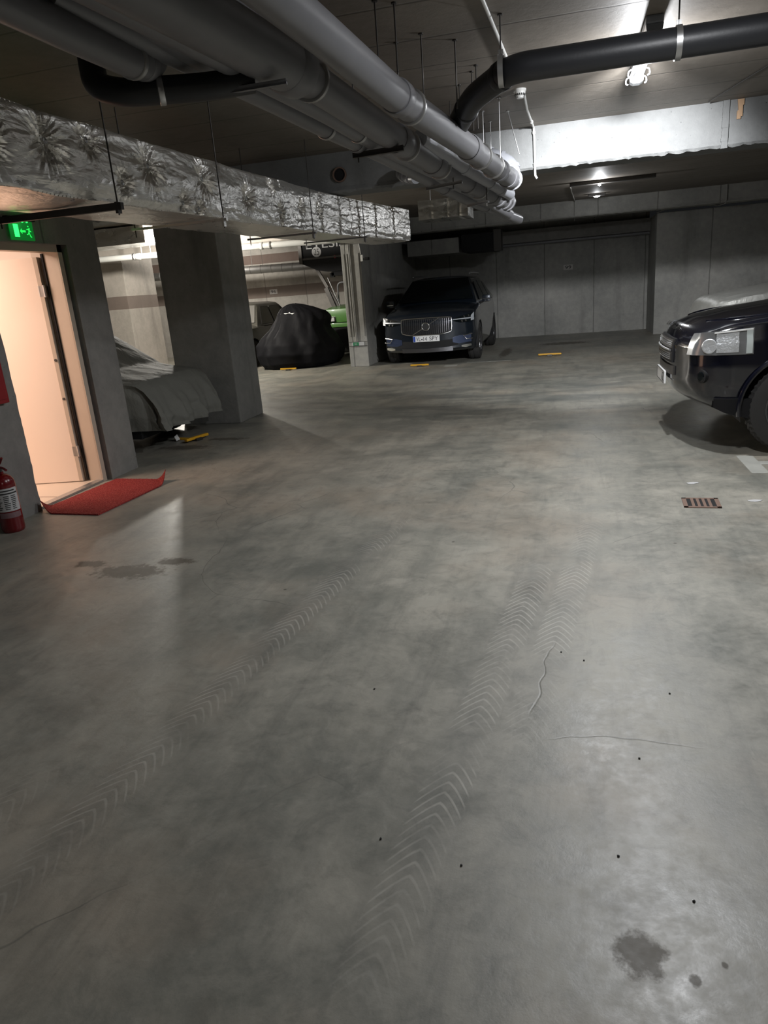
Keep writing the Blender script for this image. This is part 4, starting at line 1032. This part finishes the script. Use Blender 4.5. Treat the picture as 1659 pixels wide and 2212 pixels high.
# grille mesh panels and badge letters on the hood edge
gr = obj('grille', patch(fbw, [(-.40, .70, .90), (0, .70, .91), (.40, .70, .90)], .012, .02, flean), M_void, FLC)
for z in (.755, .855):
    bm = patch(fbw, [(-.385, z-.035, z+.035), (0, z-.035, z+.035), (.385, z-.035, z+.035)], .022, .012, flean); pn = obj('grille_panel', bm, M_dsteel, gr)
    bm = bmn()
    for k in range(44):
        for zz in (-.022, -.007, .008, .023):
            x = -.37+k*.0172+(.008 if zz in (-.007, .023) else 0); lathe(bm, [(0, -.0), (.0055, 0), (.0055, .005), (0, .005)], 6, T(x, fbw(x, 0)+flean(z+zz)-.023, z+zz) @ Rm(PI/2, 'X'))
    obj('grille_studs', bm, M_chrome, gr)
bm = bmn(); tube(bm, [(x, fbw(x, 0)+flean(.80)-.024, .805) for x in [-.38+.04*k for k in range(20)]], .010, 8); obj('grille_divider', bm, M_steel, gr, True)
text('LAND ROVER', .80, .042, M_chrome, FLC, T(0, .070, .985) @ Rm(math.radians(-45), 'X'), 'hood_letters')
obj('bumper_step', patch(fbw, [(-.45, .60, .675), (0, .60, .675), (.45, .60, .675)], .014, .03), M_dsteel, FLC)
pl = obj('licence_plate', box(bmn(), -.26, .26, -.028, -.010, .50, .612, bev=.004), M_plate, FLC)
bm = bmn()
for a, b, c, d in ((-.25, .25, .605, .609), (-.25, .25, .503, .507), (-.253, -.249, .503, .609), (.249, .253, .503, .609)): box(bm, a, b, -.0305, -.027, c, d)
obj('plate_rim', bm, M_ink, pl)
text('AZ', .12, .074, M_ink, pl, T(.16, -.030, .556), 'plate_text')
M_refl = simple('lamp_reflector', (0.70, 0.72, 0.74), 0.30, 0.6, bump=.8, bscale=60)
M_lampback = simple('lamp_back', (0.34, 0.35, 0.36), 0.25, 0.7)
def fl_side(u, z):
    """front corner surface of the black car: u runs from the nose round to the side"""
    hwx = lerp(u, [0, .04, .10, .22, .5, 1.0], [.76, .84, .89, .925, .945, .945])
    k = (z-.3)/.7
    x = hwx-.012 if z < .9 else hwx-.02
    return x, u+fbw(x, u)
for s in (1, -1):
    # headlight wraps from the nose onto the wing
    def hp(p, o):                       # p=(t,z): t 0..1 from nose face to wing
        t_, z = p
        if t_ < .45:
            x = .50+(.80-.50)*t_/.45; y = fbw(x, 0)+flean(z)
            n = Vector((.35, -1, 0)).normalized()
        else:
            u = (t_-.45)/.55*.40; x, y = fl_side(u, z); x = max(x, .80) ; n = Vector((1, -.45*(1-u/.45), 0)).normalized()
            if z > .93: y += .0
        return Vector((s*(x+n.x*o), y+n.y*o, z))
    def lamp_patch(t0, t1, zl, zh, o, th, n=14, m=4):
        bm = bmn(); A = []; B = []
        for i in range(n+1):
            t_ = t0+(t1-t0)*i/n; a, b = zl(t_), zh(t_)
            A.append([bm.verts.new(hp((t_, a+(b-a)*j/m), o)) for j in range(m+1)]); B.append([bm.verts.new(hp((t_, a+(b-a)*j/m), o-th)) for j in range(m+1)])
        for i in range(n):
            for j in range(m):
                bm.faces.new((A[i][j], A[i+1][j], A[i+1][j+1], A[i][j+1])); bm.faces.new((B[i][j], B[i][j+1], B[i+1][j+1], B[i+1][j]))
            bm.faces.new((A[i][0], B[i][0], B[i+1][0], A[i+1][0])); bm.faces.new((A[i][m], A[i+1][m], B[i+1][m], B[i][m]))
        for i in (0, n):
            for j in range(m): bm.faces.new((A[i][j], A[i][j+1], B[i][j+1], B[i][j]))
        return bm
    zl = lambda q: .795+.005*q; zh = lambda q: .945+.055*q
    h = obj('headlight', lamp_patch(.30, 1.0, zl, zh, .014, .02), M_lampback, FLC, True)
    obj('reflector', lamp_patch(.62, .84, lambda q: zl(q)+.02, lambda q: zh(q)-.02, .022, .010), M_refl, h, True)
    obj('side_marker', lamp_patch(.92, .985, lambda q: zl(q)+.008, lambda q: zh(q)-.008, .024, .012), simple('pale_lens_%d' % s, (.62, .68, .66), .12, .2), h, True)
    obj('lens_rim', lamp_patch(.60, .985, lambda q: zh(q)-.014, lambda q: zh(q)-.004, .026, .012), M_white, h, True)
    for q, z, r_ in ((.56, .868, .058),):
        c = hp((q, z), .016); c2 = hp((q, z), -.03); d = (c-c2).normalized()
        bm = bmn(); tube(bm, [c2, c2+d*.02, c, c+d*.006, c+d*.001], r_, 28, True, rs=[r_*.5, r_*.8, r_, r_*.9, r_*.3]); obj('lamp_bowl', bm, M_refl, h, True)
    # fog lamp
    c = Vector((s*.835, fbw(.835, 0)+.03, .63)); n = Vector((s*.55, -1, 0)).normalized()
    bm = bmn(); tube(bm, [c-n*.05, c-n*.002], .055, 28); fo = obj('fog_lamp', bm, M_void, FLC, True)
    bm = bmn(); tube(bm, [c-n*.004, c+n*.004], .042, 24, True, rs=[.042, .034]); obj('fog_lens', bm, M_glass, fo, True)
    bm = bmn(); box(bm, -.5, .5, -.5, .5, -.5, .5)
    bm.free()
    # lower bumper cladding
    bm = bmn(); prev = None
    for k in range(15):
        u = .12+.36*k/14; x, y = fl_side(u, .4); zb = lerp(u, *fst['zb'])
        ring = [bm.verts.new((s*(x+.006), y, max(zb-.012, .27))), bm.verts.new((s*(x+.010), y, .455)), bm.verts.new((s*(x-.03), y, .455)), bm.verts.new((s*(x-.06), y, max(zb-.02, .27)))]
        if prev:
            for i in range(4): bm.faces.new((prev[i], prev[(i+1) % 4], ring[(i+1) % 4], ring[i]))
        prev = ring
    obj('bumper_cladding', bm, M_blackpl, FLC, True)
    # wheel arch moulding
    for y in (.88, 3.54):
        bm = bmn(); pth = [(s*.955, y+.43*math.cos(a), .37+.43*math.sin(a)) for a in [(-.12+(PI+.24)*k/28) for k in range(29)]]
        tube(bm, pth, .018, 8); obj('arch_moulding', bm, M_bcar, FLC, True)
        arch_liner(FLC, s*.62, s*.935, y, .37, .418)
        wheel(FLC, s*.84, y, .365, .235, s, M_alu, 6, lug=1)

# ---- old grey saloon in the left bay
D = thing('saloon_car', 'old grey-green saloon car behind the black motorbike cover and wide column', 'car', (-7.80, 14.75, 0))
dst = dict(hw=([0, .05, .2, 1, 3.6, 4.2], [.70, .78, .80, .82, .82, .74]), zb=([0, .2, 3.8, 4.2], [.36, .24, .24, .38]),
           zs=([0, .05, .2, 1.1, 3.4, 4.2], [.70, .80, .84, .88, .88, .80]), zt=([0, .05, .2, 1.1, 1.3, 3.4, 4.2], [.72, .83, .88, .95, .95, .94, .86]))
bmd, dbw = shell(4.2, dst, .33, [(.80, .30), (3.24, .30)], .08, .82)
obj('body', bmd, M_grey_car, D, True)
greenhouse(D, (1.15, 1.62, 2.95, 3.55), (.90, .90), 1.40, .76, .60, M_grey_car)
M_clear = simple('old_window_glass', (0.26, 0.25, 0.23), 0.08, spec=.6)
for s in (-1, 1):
    for q in (((1.40, .92), (2.12, .92), (2.10, 1.31), (1.68, 1.31)), ((2.22, .92), (2.95, .92), (2.82, 1.31), (2.19, 1.31)), ((3.03, .92), (3.28, .94), (2.98, 1.24), (2.90, 1.28))):
        f = lambda p: (s*(.772-(p[1]-.9)/.5*.155), p[0], p[1]); obj('side_window', quadpanel([f(p) for p in q], .006), M_clear, D)
        bm = bmn(); L_ = [f(p) for p in q]; tube(bm, L_+[L_[0]], .012, 6, False); obj('window_trim', bm, M_dsteel, D)
    for y in (.80, 3.24):
        arch_liner(D, s*.5, s*.81, y, .30, .332); wheel(D, s*.72, y, .30, .17, s, M_dsteel, 8)
    bm = bmn(); lathe(bm, [(0, 0), (.085, 0), (.09, .02), (.07, .05)], 24, T(s*.55, .02, .66) @ Rm(PI/2, 'X')); obj('headlight', bm, M_chrome, D, True)
bm = quadpanel([(-.68, 1.20, .96), (.68, 1.20, .96), (.57, 1.58, 1.34), (-.57, 1.58, 1.34)])
for v in bm.verts: v.co += Vector((0, -.015, .01))
obj('windscreen', bm, M_clear, D)
bm = bmn(); tube(bm, smooth_path([(-.80, .12, .44), (-.7, -.04, .44), (.7, -.04, .44), (.80, .12, .44)], 5), .035, 8); obj('bumper', bm, M_dsteel, D, True)

# ---- draped covers: a car cover lofted with folds
def draped_car(name, lab, cat, loc, rz, L, hw, ztab, wtab, hem, mat, seed=0, fold=.022, sub=None, shin=1.0, group=None):
    bm = bmn(); NY, NP = 110, 56; rows = []
    def sec(y):
        zt = lerp(y, *ztab); wt = lerp(y, *wtab)      # wt: half width of the top
        zs = min(zt-.06, .80 if zt > .85 else zt-.08)
        hwid = hw*(1-.16*max(0, 1-y/.35)**2-.16*max(0, 1-(L-y)/.35)**2)
        h = hem(y)
        key = [(hwid+.0, h), (hwid+.02, h+(zs-h)*.35), (hwid, zs-.07), (hwid-.05, zs), (wt, zt-.03), (wt*.75, zt), (0, zt+.012)]
        return key
    for j in range(NY+1):
        y = L*j/NY; key = sec(y); tot = [0]
        for a, b in zip(key, key[1:]): tot.append(tot[-1]+math.hypot(b[0]-a[0], b[1]-a[1]))
        half = []
        for k in range(NP+1):
            d = tot[-1]*k/NP
            for i in range(len(key)-1):
                if d <= tot[i+1]+1e-9:
                    t = (d-tot[i])/(tot[i+1]-tot[i]+1e-9); x = key[i][0]+(key[i+1][0]-key[i][0])*t; z = key[i][1]+(key[i+1][1]-key[i][1])*t; break
            half.append((x, z, k/NP))
        full = [(x, z, q, 1) for x, z, q in half]+[(-x, z, q, -1) for x, z, q in half[-2::-1]]
        row = []
        for x, z, q, sg in full:
            lo = max(0, 1-q*2.3)                 # 1 at the hem
            fx = fold*lo*(math.sin(y*11+seed+2.5*fbm((y*.8, sg, seed)))+.6*math.sin(y*23+seed*2+sg))
            fx += fold*.8*fbm((x*1.5+seed, y*1.7, z*1.2), 1.6)*(0.35+lo)
            zz = z+fold*.25*fbm((x*4, y*3+seed, 1), 1.4)*(1-lo)
            row.append(bm.verts.new((x+sg*fx, y+.0, zz)))
        rows.append(row)
    for a, b in zip(rows, rows[1:]):
        for i in range(len(a)-1): bm.faces.new((a[i], b[i], b[i+1], a[i+1]))
    # front and rear skirts: hang from the top edge with vertical folds
    for e, sgn in ((0, -1), (-1, 1)):
        row = rows[e]; n = len(row); y0 = 0 if e == 0 else L
        prev = None; MZ = 26
        for j in range(MZ+1):
            f = j/MZ; ring = []
            for i, v in enumerate(row):
                if i in (0, n-1) or j == 0 and False: pass
                u = 2*i/(n-1)-1; h = hem(y0)
                zc = v.co.z; xc = v.co.x
                if f == 0: ring.append(v); continue
                tx = hw*(.86)*math.sin(u*PI/2)*-1 if row[0].co.x > 0 else hw*.86*math.sin(u*PI/2)
                top = v.co
                zz = top.z+(h-top.z)*f
                bul = .13*math.sin(min(1, f*1.25)*PI/2)*(1-abs(u)**2.5)
                fo = fold*1.1*f*(math.sin(u*19+seed)+.6*math.sin(u*37+seed*3)+1.2*fbm((u*3, f*2, seed), 1.5))
                crn = 0.05*f*(1-abs(u)**6)
                ring.append(bm.verts.new((top.x+(tx-top.x)*0*f, y0+sgn*(bul+fo+crn), min(zz, top.z))))
            if prev:
                for i in range(n-1): 
                    try: bm.faces.new((prev[i], prev[i+1], ring[i+1], ring[i]))
                    except Exception: pass
            prev = ring
    o = thing(name, lab, cat, loc, rz)
    obj('cover', bm, mat, o, True)
    bm = bmn(); box(bm, -hw+.12, hw-.12, .12, L-.15, .16, .60); obj('underbody', bm, M_void, o)
    for s_ in (-1, 1):
        for y_ in (.62, L-.75): bm = bmn(); tube(bm, [(s_*(hw-.28), y_, .30), (s_*(hw-.07), y_, .30)], .30, 28); obj('wheel', bm, M_rubber, o, True)
    return tag(o, lab, cat)
draped_car('covered_car', 'small car under a dull grey-green cover between the door pillar and wide column', 'covered car', (-4.30, 7.30, 0), PI/2, 4.0, .80,
     ([0, .08, .60, 1.18, 1.45, 3.0, 3.5, 4.0], [.69, .76, .86, 1.24, 1.35, 1.38, 1.0, .9]), ([0, .2, .6, 1.2, 1.5, 3.2, 4.0], [.70, .74, .74, .70, .66, .62, .6]), lambda y: .20+.05*math.sin(y*2.3+1), M_cover_grey, 4, .042)
draped_car('covered_car', 'tall car under a silver cover parked behind the black off-road car', 'covered car', (1.62, 9.95, 0), -PI/2, 4.4, .90,
     ([0, .06, .9, 1.3, 1.9, 3.6, 4.4], [1.02, 1.08, 1.20, 1.26, 1.72, 1.74, 1.2]), ([0, .2, .9, 1.3, 1.9, 3.2, 4.4], [.76, .80, .74, .70, .62, .62, .7]), lambda y: .25+.04*math.sin(y*3), M_cover_silver, 9, .030)
# licence plate hanging out under the grey cover
o = obj('paper_sheet', quadpanel([(0, 0, 0), (.0, .08, .0), (-.03, .08, .06), (-.02, 0, .05)], .002), M_white); o.location = (-4.38, 7.22, .01); tag(o, 'small white sheet on the floor under the hem of the grey-green car cover', 'sheet')

# ---- black motorbike cover
def bike_cover():
    bm = bmn(); lev = [(0.02, .80, .86, 0, 0), (.10, .86, .92, 0, 0), (.30, .90, .95, 0, 0), (.50, .84, .90, .0, 0), (.66, .72, .82, .02, .0), (.82, .58, .70, .05, .0), (.98, .50, .60, .06, .0), (1.14, .42, .48, .04, 0), (1.24, .30, .34, -.02, 0), (1.31, .14, .20, -.06, 0), (1.335, .03, .05, -.08, 0)]
    seg = 110; rings = []; NL = 60
    for j in range(NL+1):
        s = j/NL*(len(lev)-1); i = min(int(s), len(lev)-2); f = s-i; a, b = lev[i], lev[i+1]
        z, rx, ry, cx, cy = [a[k]+(b[k]-a[k])*f for k in range(5)]
        ring = []
        for k in range(seg):
            th = 2*PI*k/seg; c, sn = math.cos(th), math.sin(th)
            e = .72; px = math.copysign(abs(c)**e, c); py = math.copysign(abs(sn)**e, sn)
            m = min(1, z/.5)*max(0, 1-(z/1.3)**3)
            fo = 1+.045*m*math.sin(th*7+z*2)+.03*math.sin(th*13+z*5+1)*m+.05*fbm((c*2, sn*2, z*1.6), 1.2)
            # handlebar shoulder on the right
            sh = .20*math.exp(-((z-1.05)/.20)**2)*max(0, math.cos(th))**3
            ring.append(bm.verts.new((cx+rx*px*fo+sh, cy+ry*py*fo, z+.012*fbm((c*3, sn*3, z*3), 1.5))))
        rings.append(ring)
    for a, b in zip(rings, rings[1:]):
        for k in range(seg): bm.faces.new((a[k], a[(k+1) % seg], b[(k+1) % seg], b[k]))
    bm.faces.new(rings[-1]); return bm
B = thing('covered_motorbike', 'motorbike under a black nylon cover with a small white badge, beside the green mower', 'covered motorbike', (-5.82, 15.35, 0))
obj('cover', bike_cover(), M_cover_black, B, True)
# badge print: winged shape and strokes
bm = bmn(); Bm = T(.0, -.475, 1.13) @ Rm(math.radians(-30), 'X') @ Rm(math.radians(6), 'Y')
prism(bm, [(-.13, .015), (-.10, .02), (-.03, .022), (0, .045), (.03, .022), (.10, .03), (.13, .035), (.11, .0), (.05, -.002), (.0, .002), (-.05, -.002), (-.11, -.003)], .004, Bm)
prism(bm, [(-.095, -.012), (.10, -.008), (.09, -.026), (-.085, -.030)], .004, Bm); prism(bm, [(-.06, -.038), (.06, -.035), (.05, -.05), (-.05, -.053)], .004, Bm)
for v in bm.verts: pass
badge = obj('badge', bm, M_white, B)

# ---- green ride-on mower with raised grass collector
G = thing('ride_on_mower', 'green ride-on mower with its black grass collector raised on arms above it', 'mower', (-5.05, 16.9, 0))
bm = bmn(); box(bm, -.62, .62, -.15, .75, .80, 1.20, bev=.06); 
for v in bm.verts:
    if v.co.y < .1: v.co.z -= .07*(1 if v.co.z > 1.0 else 0)
obj('hood', bm, M_green, G, True)
bm = bmn(); box(bm, -.60, .60, -.17, -.10, .70, .795, bev=.01); obj('front_lip', bm, M_green, G, True)
bm = bmn(); box(bm, -.58, .58, -.14, 1.2, .25, .79); obj('chassis', bm, M_void, G)
for s in (-1, 1):
    for y, r in ((.1, .22), (1.1, .28)):
        bm = bmn(); tube(bm, [(s*.36, y, r), (s*.60, y, r)], r, 28); obj('wheel', bm, M_rubber, G, True)
    bm = bmn(); box(bm, s*.46-.13, s*.46+.13, -.175, -.10, .815, .955, bev=.02); hl = obj('headlight', bm, M_chrome, G, True)
    bm = bmn(); box(bm, s*.46-.10, s*.46+.10, -.185, -.17, .84, .93, bev=.01); obj('lens', bm, M_white, hl)
bm = bmn(); prism(bm, [(-.24, 0), (-.26, .07), (-.10, .20), (-.06, .34), (-.01, .42), (.05, .42), (.10, .30), (.20, 0)], .05, T(.12, .6, 1.20)); sp = obj('seat_back', bm, M_whitish, G, label='off-white fin-shaped moulding')
bm = bmn(); tube(bm, smooth_path([(-.13, .594, 1.22), (-.16, .594, 1.28), (-.02, .594, 1.40), (.02, .594, 1.55)], 5), .008, 6); tube(bm, [(.16, .594, 1.27), (.19, .594, 1.38)], .006, 6); obj('groove', bm, M_ink, sp)
bm = bmn(); tube(bm, [(.15*math.cos(a)+.02, .35+.15*math.sin(a), 1.26+.03*math.sin(a)) for a in [2*PI*k/24 for k in range(25)]], .018, 8, False); tube(bm, [(.02, .35, 1.16), (.02, .35, 1.26)], .03, 10); tube(bm, [(-.12, .35, 1.26), (.16, .35, 1.26)], .012, 6); obj('steering_wheel', bm, M_blackpl, G, True)
bm = bmn(); tube(bm, bend([(-.42, .5, 1.18), (-.42, .5, 1.72), (.9, .5, 1.74)], .12), .022, 10); obj('roll_bar', bm, M_pvc, G, True)
bm = bmn(); box(bm, -.035, .035, -.03, .03, 0, 1.05, T(-.42, .45, 1.15) @ Rm(math.radians(-27), 'Y')); box(bm, -.05, .05, -.04, .04, .0, .55, T(-.50, .42, 1.10) @ Rm(math.radians(-20), 'Y')); obj('lift_arm', bm, M_dsteel, G)
bm = bmn(); tube(bm, [(-.37, .40, 1.18), (-.62, .40, 1.85)], .018, 10); obj('lift_piston', bm, M_steel, G, True)
bm = bmn(); prism(bm, [(-1.12, 2.20), (-1.12, 2.85), (.30, 2.85), (.40, 2.02), (.22, 1.97), (-.50, 1.98), (-.72, 2.02)], .85, T(0, 0.05, 0)); bx = obj('grass_collector', bm, M_blackpl, G)
bm = bmn(); box(bm, -1.16, -1.08, .0, .90, 2.20, 2.85); box(bm, -1.14, .32, 0.02, .06, 2.28, 2.32); obj('side_frame', bm, M_dsteel, bx)
bm = bmn(); box(bm, -.42, .36, .10, .7, 1.88, 1.97); box(bm, -.46, -.36, .1, .2, 1.85, 1.95); box(bm, .28, .38, .1, .2, 1.84, 1.95); obj('bottom_flap', bm, M_void, bx)
text('ETESIA', 1.05, .17, M_paper, bx, T(-.44, .040, 2.60), 'lettering')
bm = bmn(); lathe(bm, [(0, 0), (.115, 0), (.115, .006), (0, .006)], 36, T(-.72, .047, 2.44) @ Rm(PI/2, 'X')); dc = obj('speed_disc', bm, M_paper, bx)
text('25', .13, .14, M_ink, dc, T(-.72, .0385, 2.44), 'digits')
bm = bmn(); lathe(bm, [(0, 0), (.035, 0), (.03, .015), (0, .018)], 18, T(-.28, .048, 2.30) @ Rm(PI/2, 'X')); obj('rear_lamp', bm, simple('red_lamp', (.5, .03, .05), .3), bx, True)
bm = bmn(); lathe(bm, [(0, 0), (.035, 0), (.03, .01), (0, .012)], 18, T(-.17, .048, 2.30) @ Rm(PI/2, 'X')); obj('reflector', bm, M_dsteel, bx, True)

# ================================================================== FLOOR THINGS
def park_lock(lab, x, y, rz=0.0, w=.36):
    t = thing('parking_barrier', lab, 'parking barrier', (x, y, 0), rz)
    bm = bmn(); box(bm, -w/2, w/2, -.02, .02, .02, .05, bev=.006); obj('bar', bm, M_ycol, t)
    bm = bmn(); box(bm, -.03, .03, -.03, .32, .001, .018); obj('base_strip', bm, M_ycol, t)
    bm = bmn(); box(bm, -.05, .05, -.05, .03, .0, .03, bev=.005); obj('lock_box', bm, M_dsteel, t)
    return t
park_lock('yellow folded parking barrier in front of the black motorbike cover', -5.75, 14.30)
park_lock('yellow folded parking barrier in front of the dark blue car', -2.80, 13.72)
park_lock('yellow folded parking barrier on the empty space below number ninety-nine', -0.36, 14.45, 0, .44)
park_lock('yellow folded parking barrier in front of the grey-green covered car', -4.15, 7.28, math.radians(75), .36)
# drain grate
t = thing('drain_grate', 'small rusty slotted drain grate set in the floor at right', 'drain grate', (0.84, 4.80, 0), math.radians(-3))
bm = bmn(); W2, H2 = .112, .105
for a, b, c, d in ((-W2, W2, -H2, -H2+.02), (-W2, W2, H2-.02, H2), (-W2, -W2+.026, -H2, H2), (W2-.026, W2, -H2, H2)): box(bm, a, b, c, d, .0, .006)
for k in range(4): x = -.086+.0344*(k+1); box(bm, x-.009, x+.009, -H2+.02, H2-.02, 0, .006)
obj('frame', bm, M_rust, t)
bm = bmn(); box(bm, -W2+.02, W2-.02, -H2+.01, H2-.01, .0005, .002); obj('shadowed_pit', bm, M_void, t)  # flat black sheet, shade below the slots put into its colour
# painted floor marks
def mark(lab, x0, x1, y0, y1, rz, seed):
    bm = bmn(); n = 30; top = []; bot = []
    for k in range(n+1):
        u = x0+(x1-x0)*k/n; top.append(bm.verts.new((u, y1+.012*noise.noise(Vector((u*20, seed, 0))), .0025))); bot.append(bm.verts.new((u, y0+.012*noise.noise(Vector((u*20, seed+5, 0))), .0025)))
    for k in range(n): bm.faces.new((bot[k], bot[k+1], top[k+1], top[k]))
    r = bmesh.ops.extrude_face_region(bm, geom=list(bm.faces)); bmesh.ops.translate(bm, vec=(0, 0, -.002), verts=[g for g in r['geom'] if isinstance(g, bmesh.types.BMVert)])
    o = obj('floor_marking', bm, M_paintmark); o.rotation_euler = (0, 0, rz); return tag(o, lab, 'floor marking')
m_ = mark('worn pale painted stripe on the floor below the black car tyre', -.06, .06, -.27, .27, 0, 1); m_.location = (1.36, 5.80, 0)
m_ = mark('short worn stripe running right from the pale stripe by the black car', 0, 1.6, -.05, .05, 0, 2); m_.location = (1.42, 5.83, 0)
m_ = mark('small white painted patch on the floor right of the barrier before the blue car', -.12, .12, -.10, .10, 0, 3); m_.location = (-2.18, 13.62, 0)
m_ = mark('thin pale painted line on the floor before the blue car front wheel', -.42, .42, -.03, .03, 0, 4); m_.location = (-1.50, 14.02, 0)
for lab, x, y, rz in (('small white paper scrap on the floor above the drain grate', .86, 5.28, .3), ('pale flattened scrap on the floor right of the drain grate', 1.17, 4.85, .1)):
    bm = bmn(); pts = [(.042*math.cos(a)*(1+.4*noise.noise(Vector((a, x, 0)))), .022*math.sin(a)*(1+.5*noise.noise(Vector((a, y, 2))))) for a in [2*PI*k/14 for k in range(14)]]
    a = [bm.verts.new((px, py, .003)) for px, py in pts]; bm.faces.new(a)
    r = bmesh.ops.extrude_face_region(bm, geom=list(bm.faces)); bmesh.ops.translate(bm, vec=(0, 0, -.002), verts=[g for g in r['geom'] if isinstance(g, bmesh.types.BMVert)])
    o = obj('paper_scrap', bm, M_paper); o.location = (x, y, 0); o.rotation_euler = (0, 0, rz); tag(o, lab, 'scrap')
# pebbles
random.seed(11)
for i, (x, y) in enumerate(((-.52, 1.58), (-.28, 1.52), (-.03, 2.72), (.06, 2.66), (.22, 2.05), (-.74, 2.35), (.36, 2.45), (.13, 1.62), (.30, 1.50))):
    bm = bmn(); bmesh.ops.create_icosphere(bm, subdivisions=2, radius=.0035)
    for v in bm.verts: v.co *= 1+.3*noise.noise(v.co*400+Vector((i, 0, 0))); v.co.z *= .7
    o = obj('pebble', bm, M_ink, None, True); o.location = (x, y, .0025)
    tag(o, 'tiny dark pebble lying loose on the open concrete floor', 'pebble', 'pebbles on the open floor')
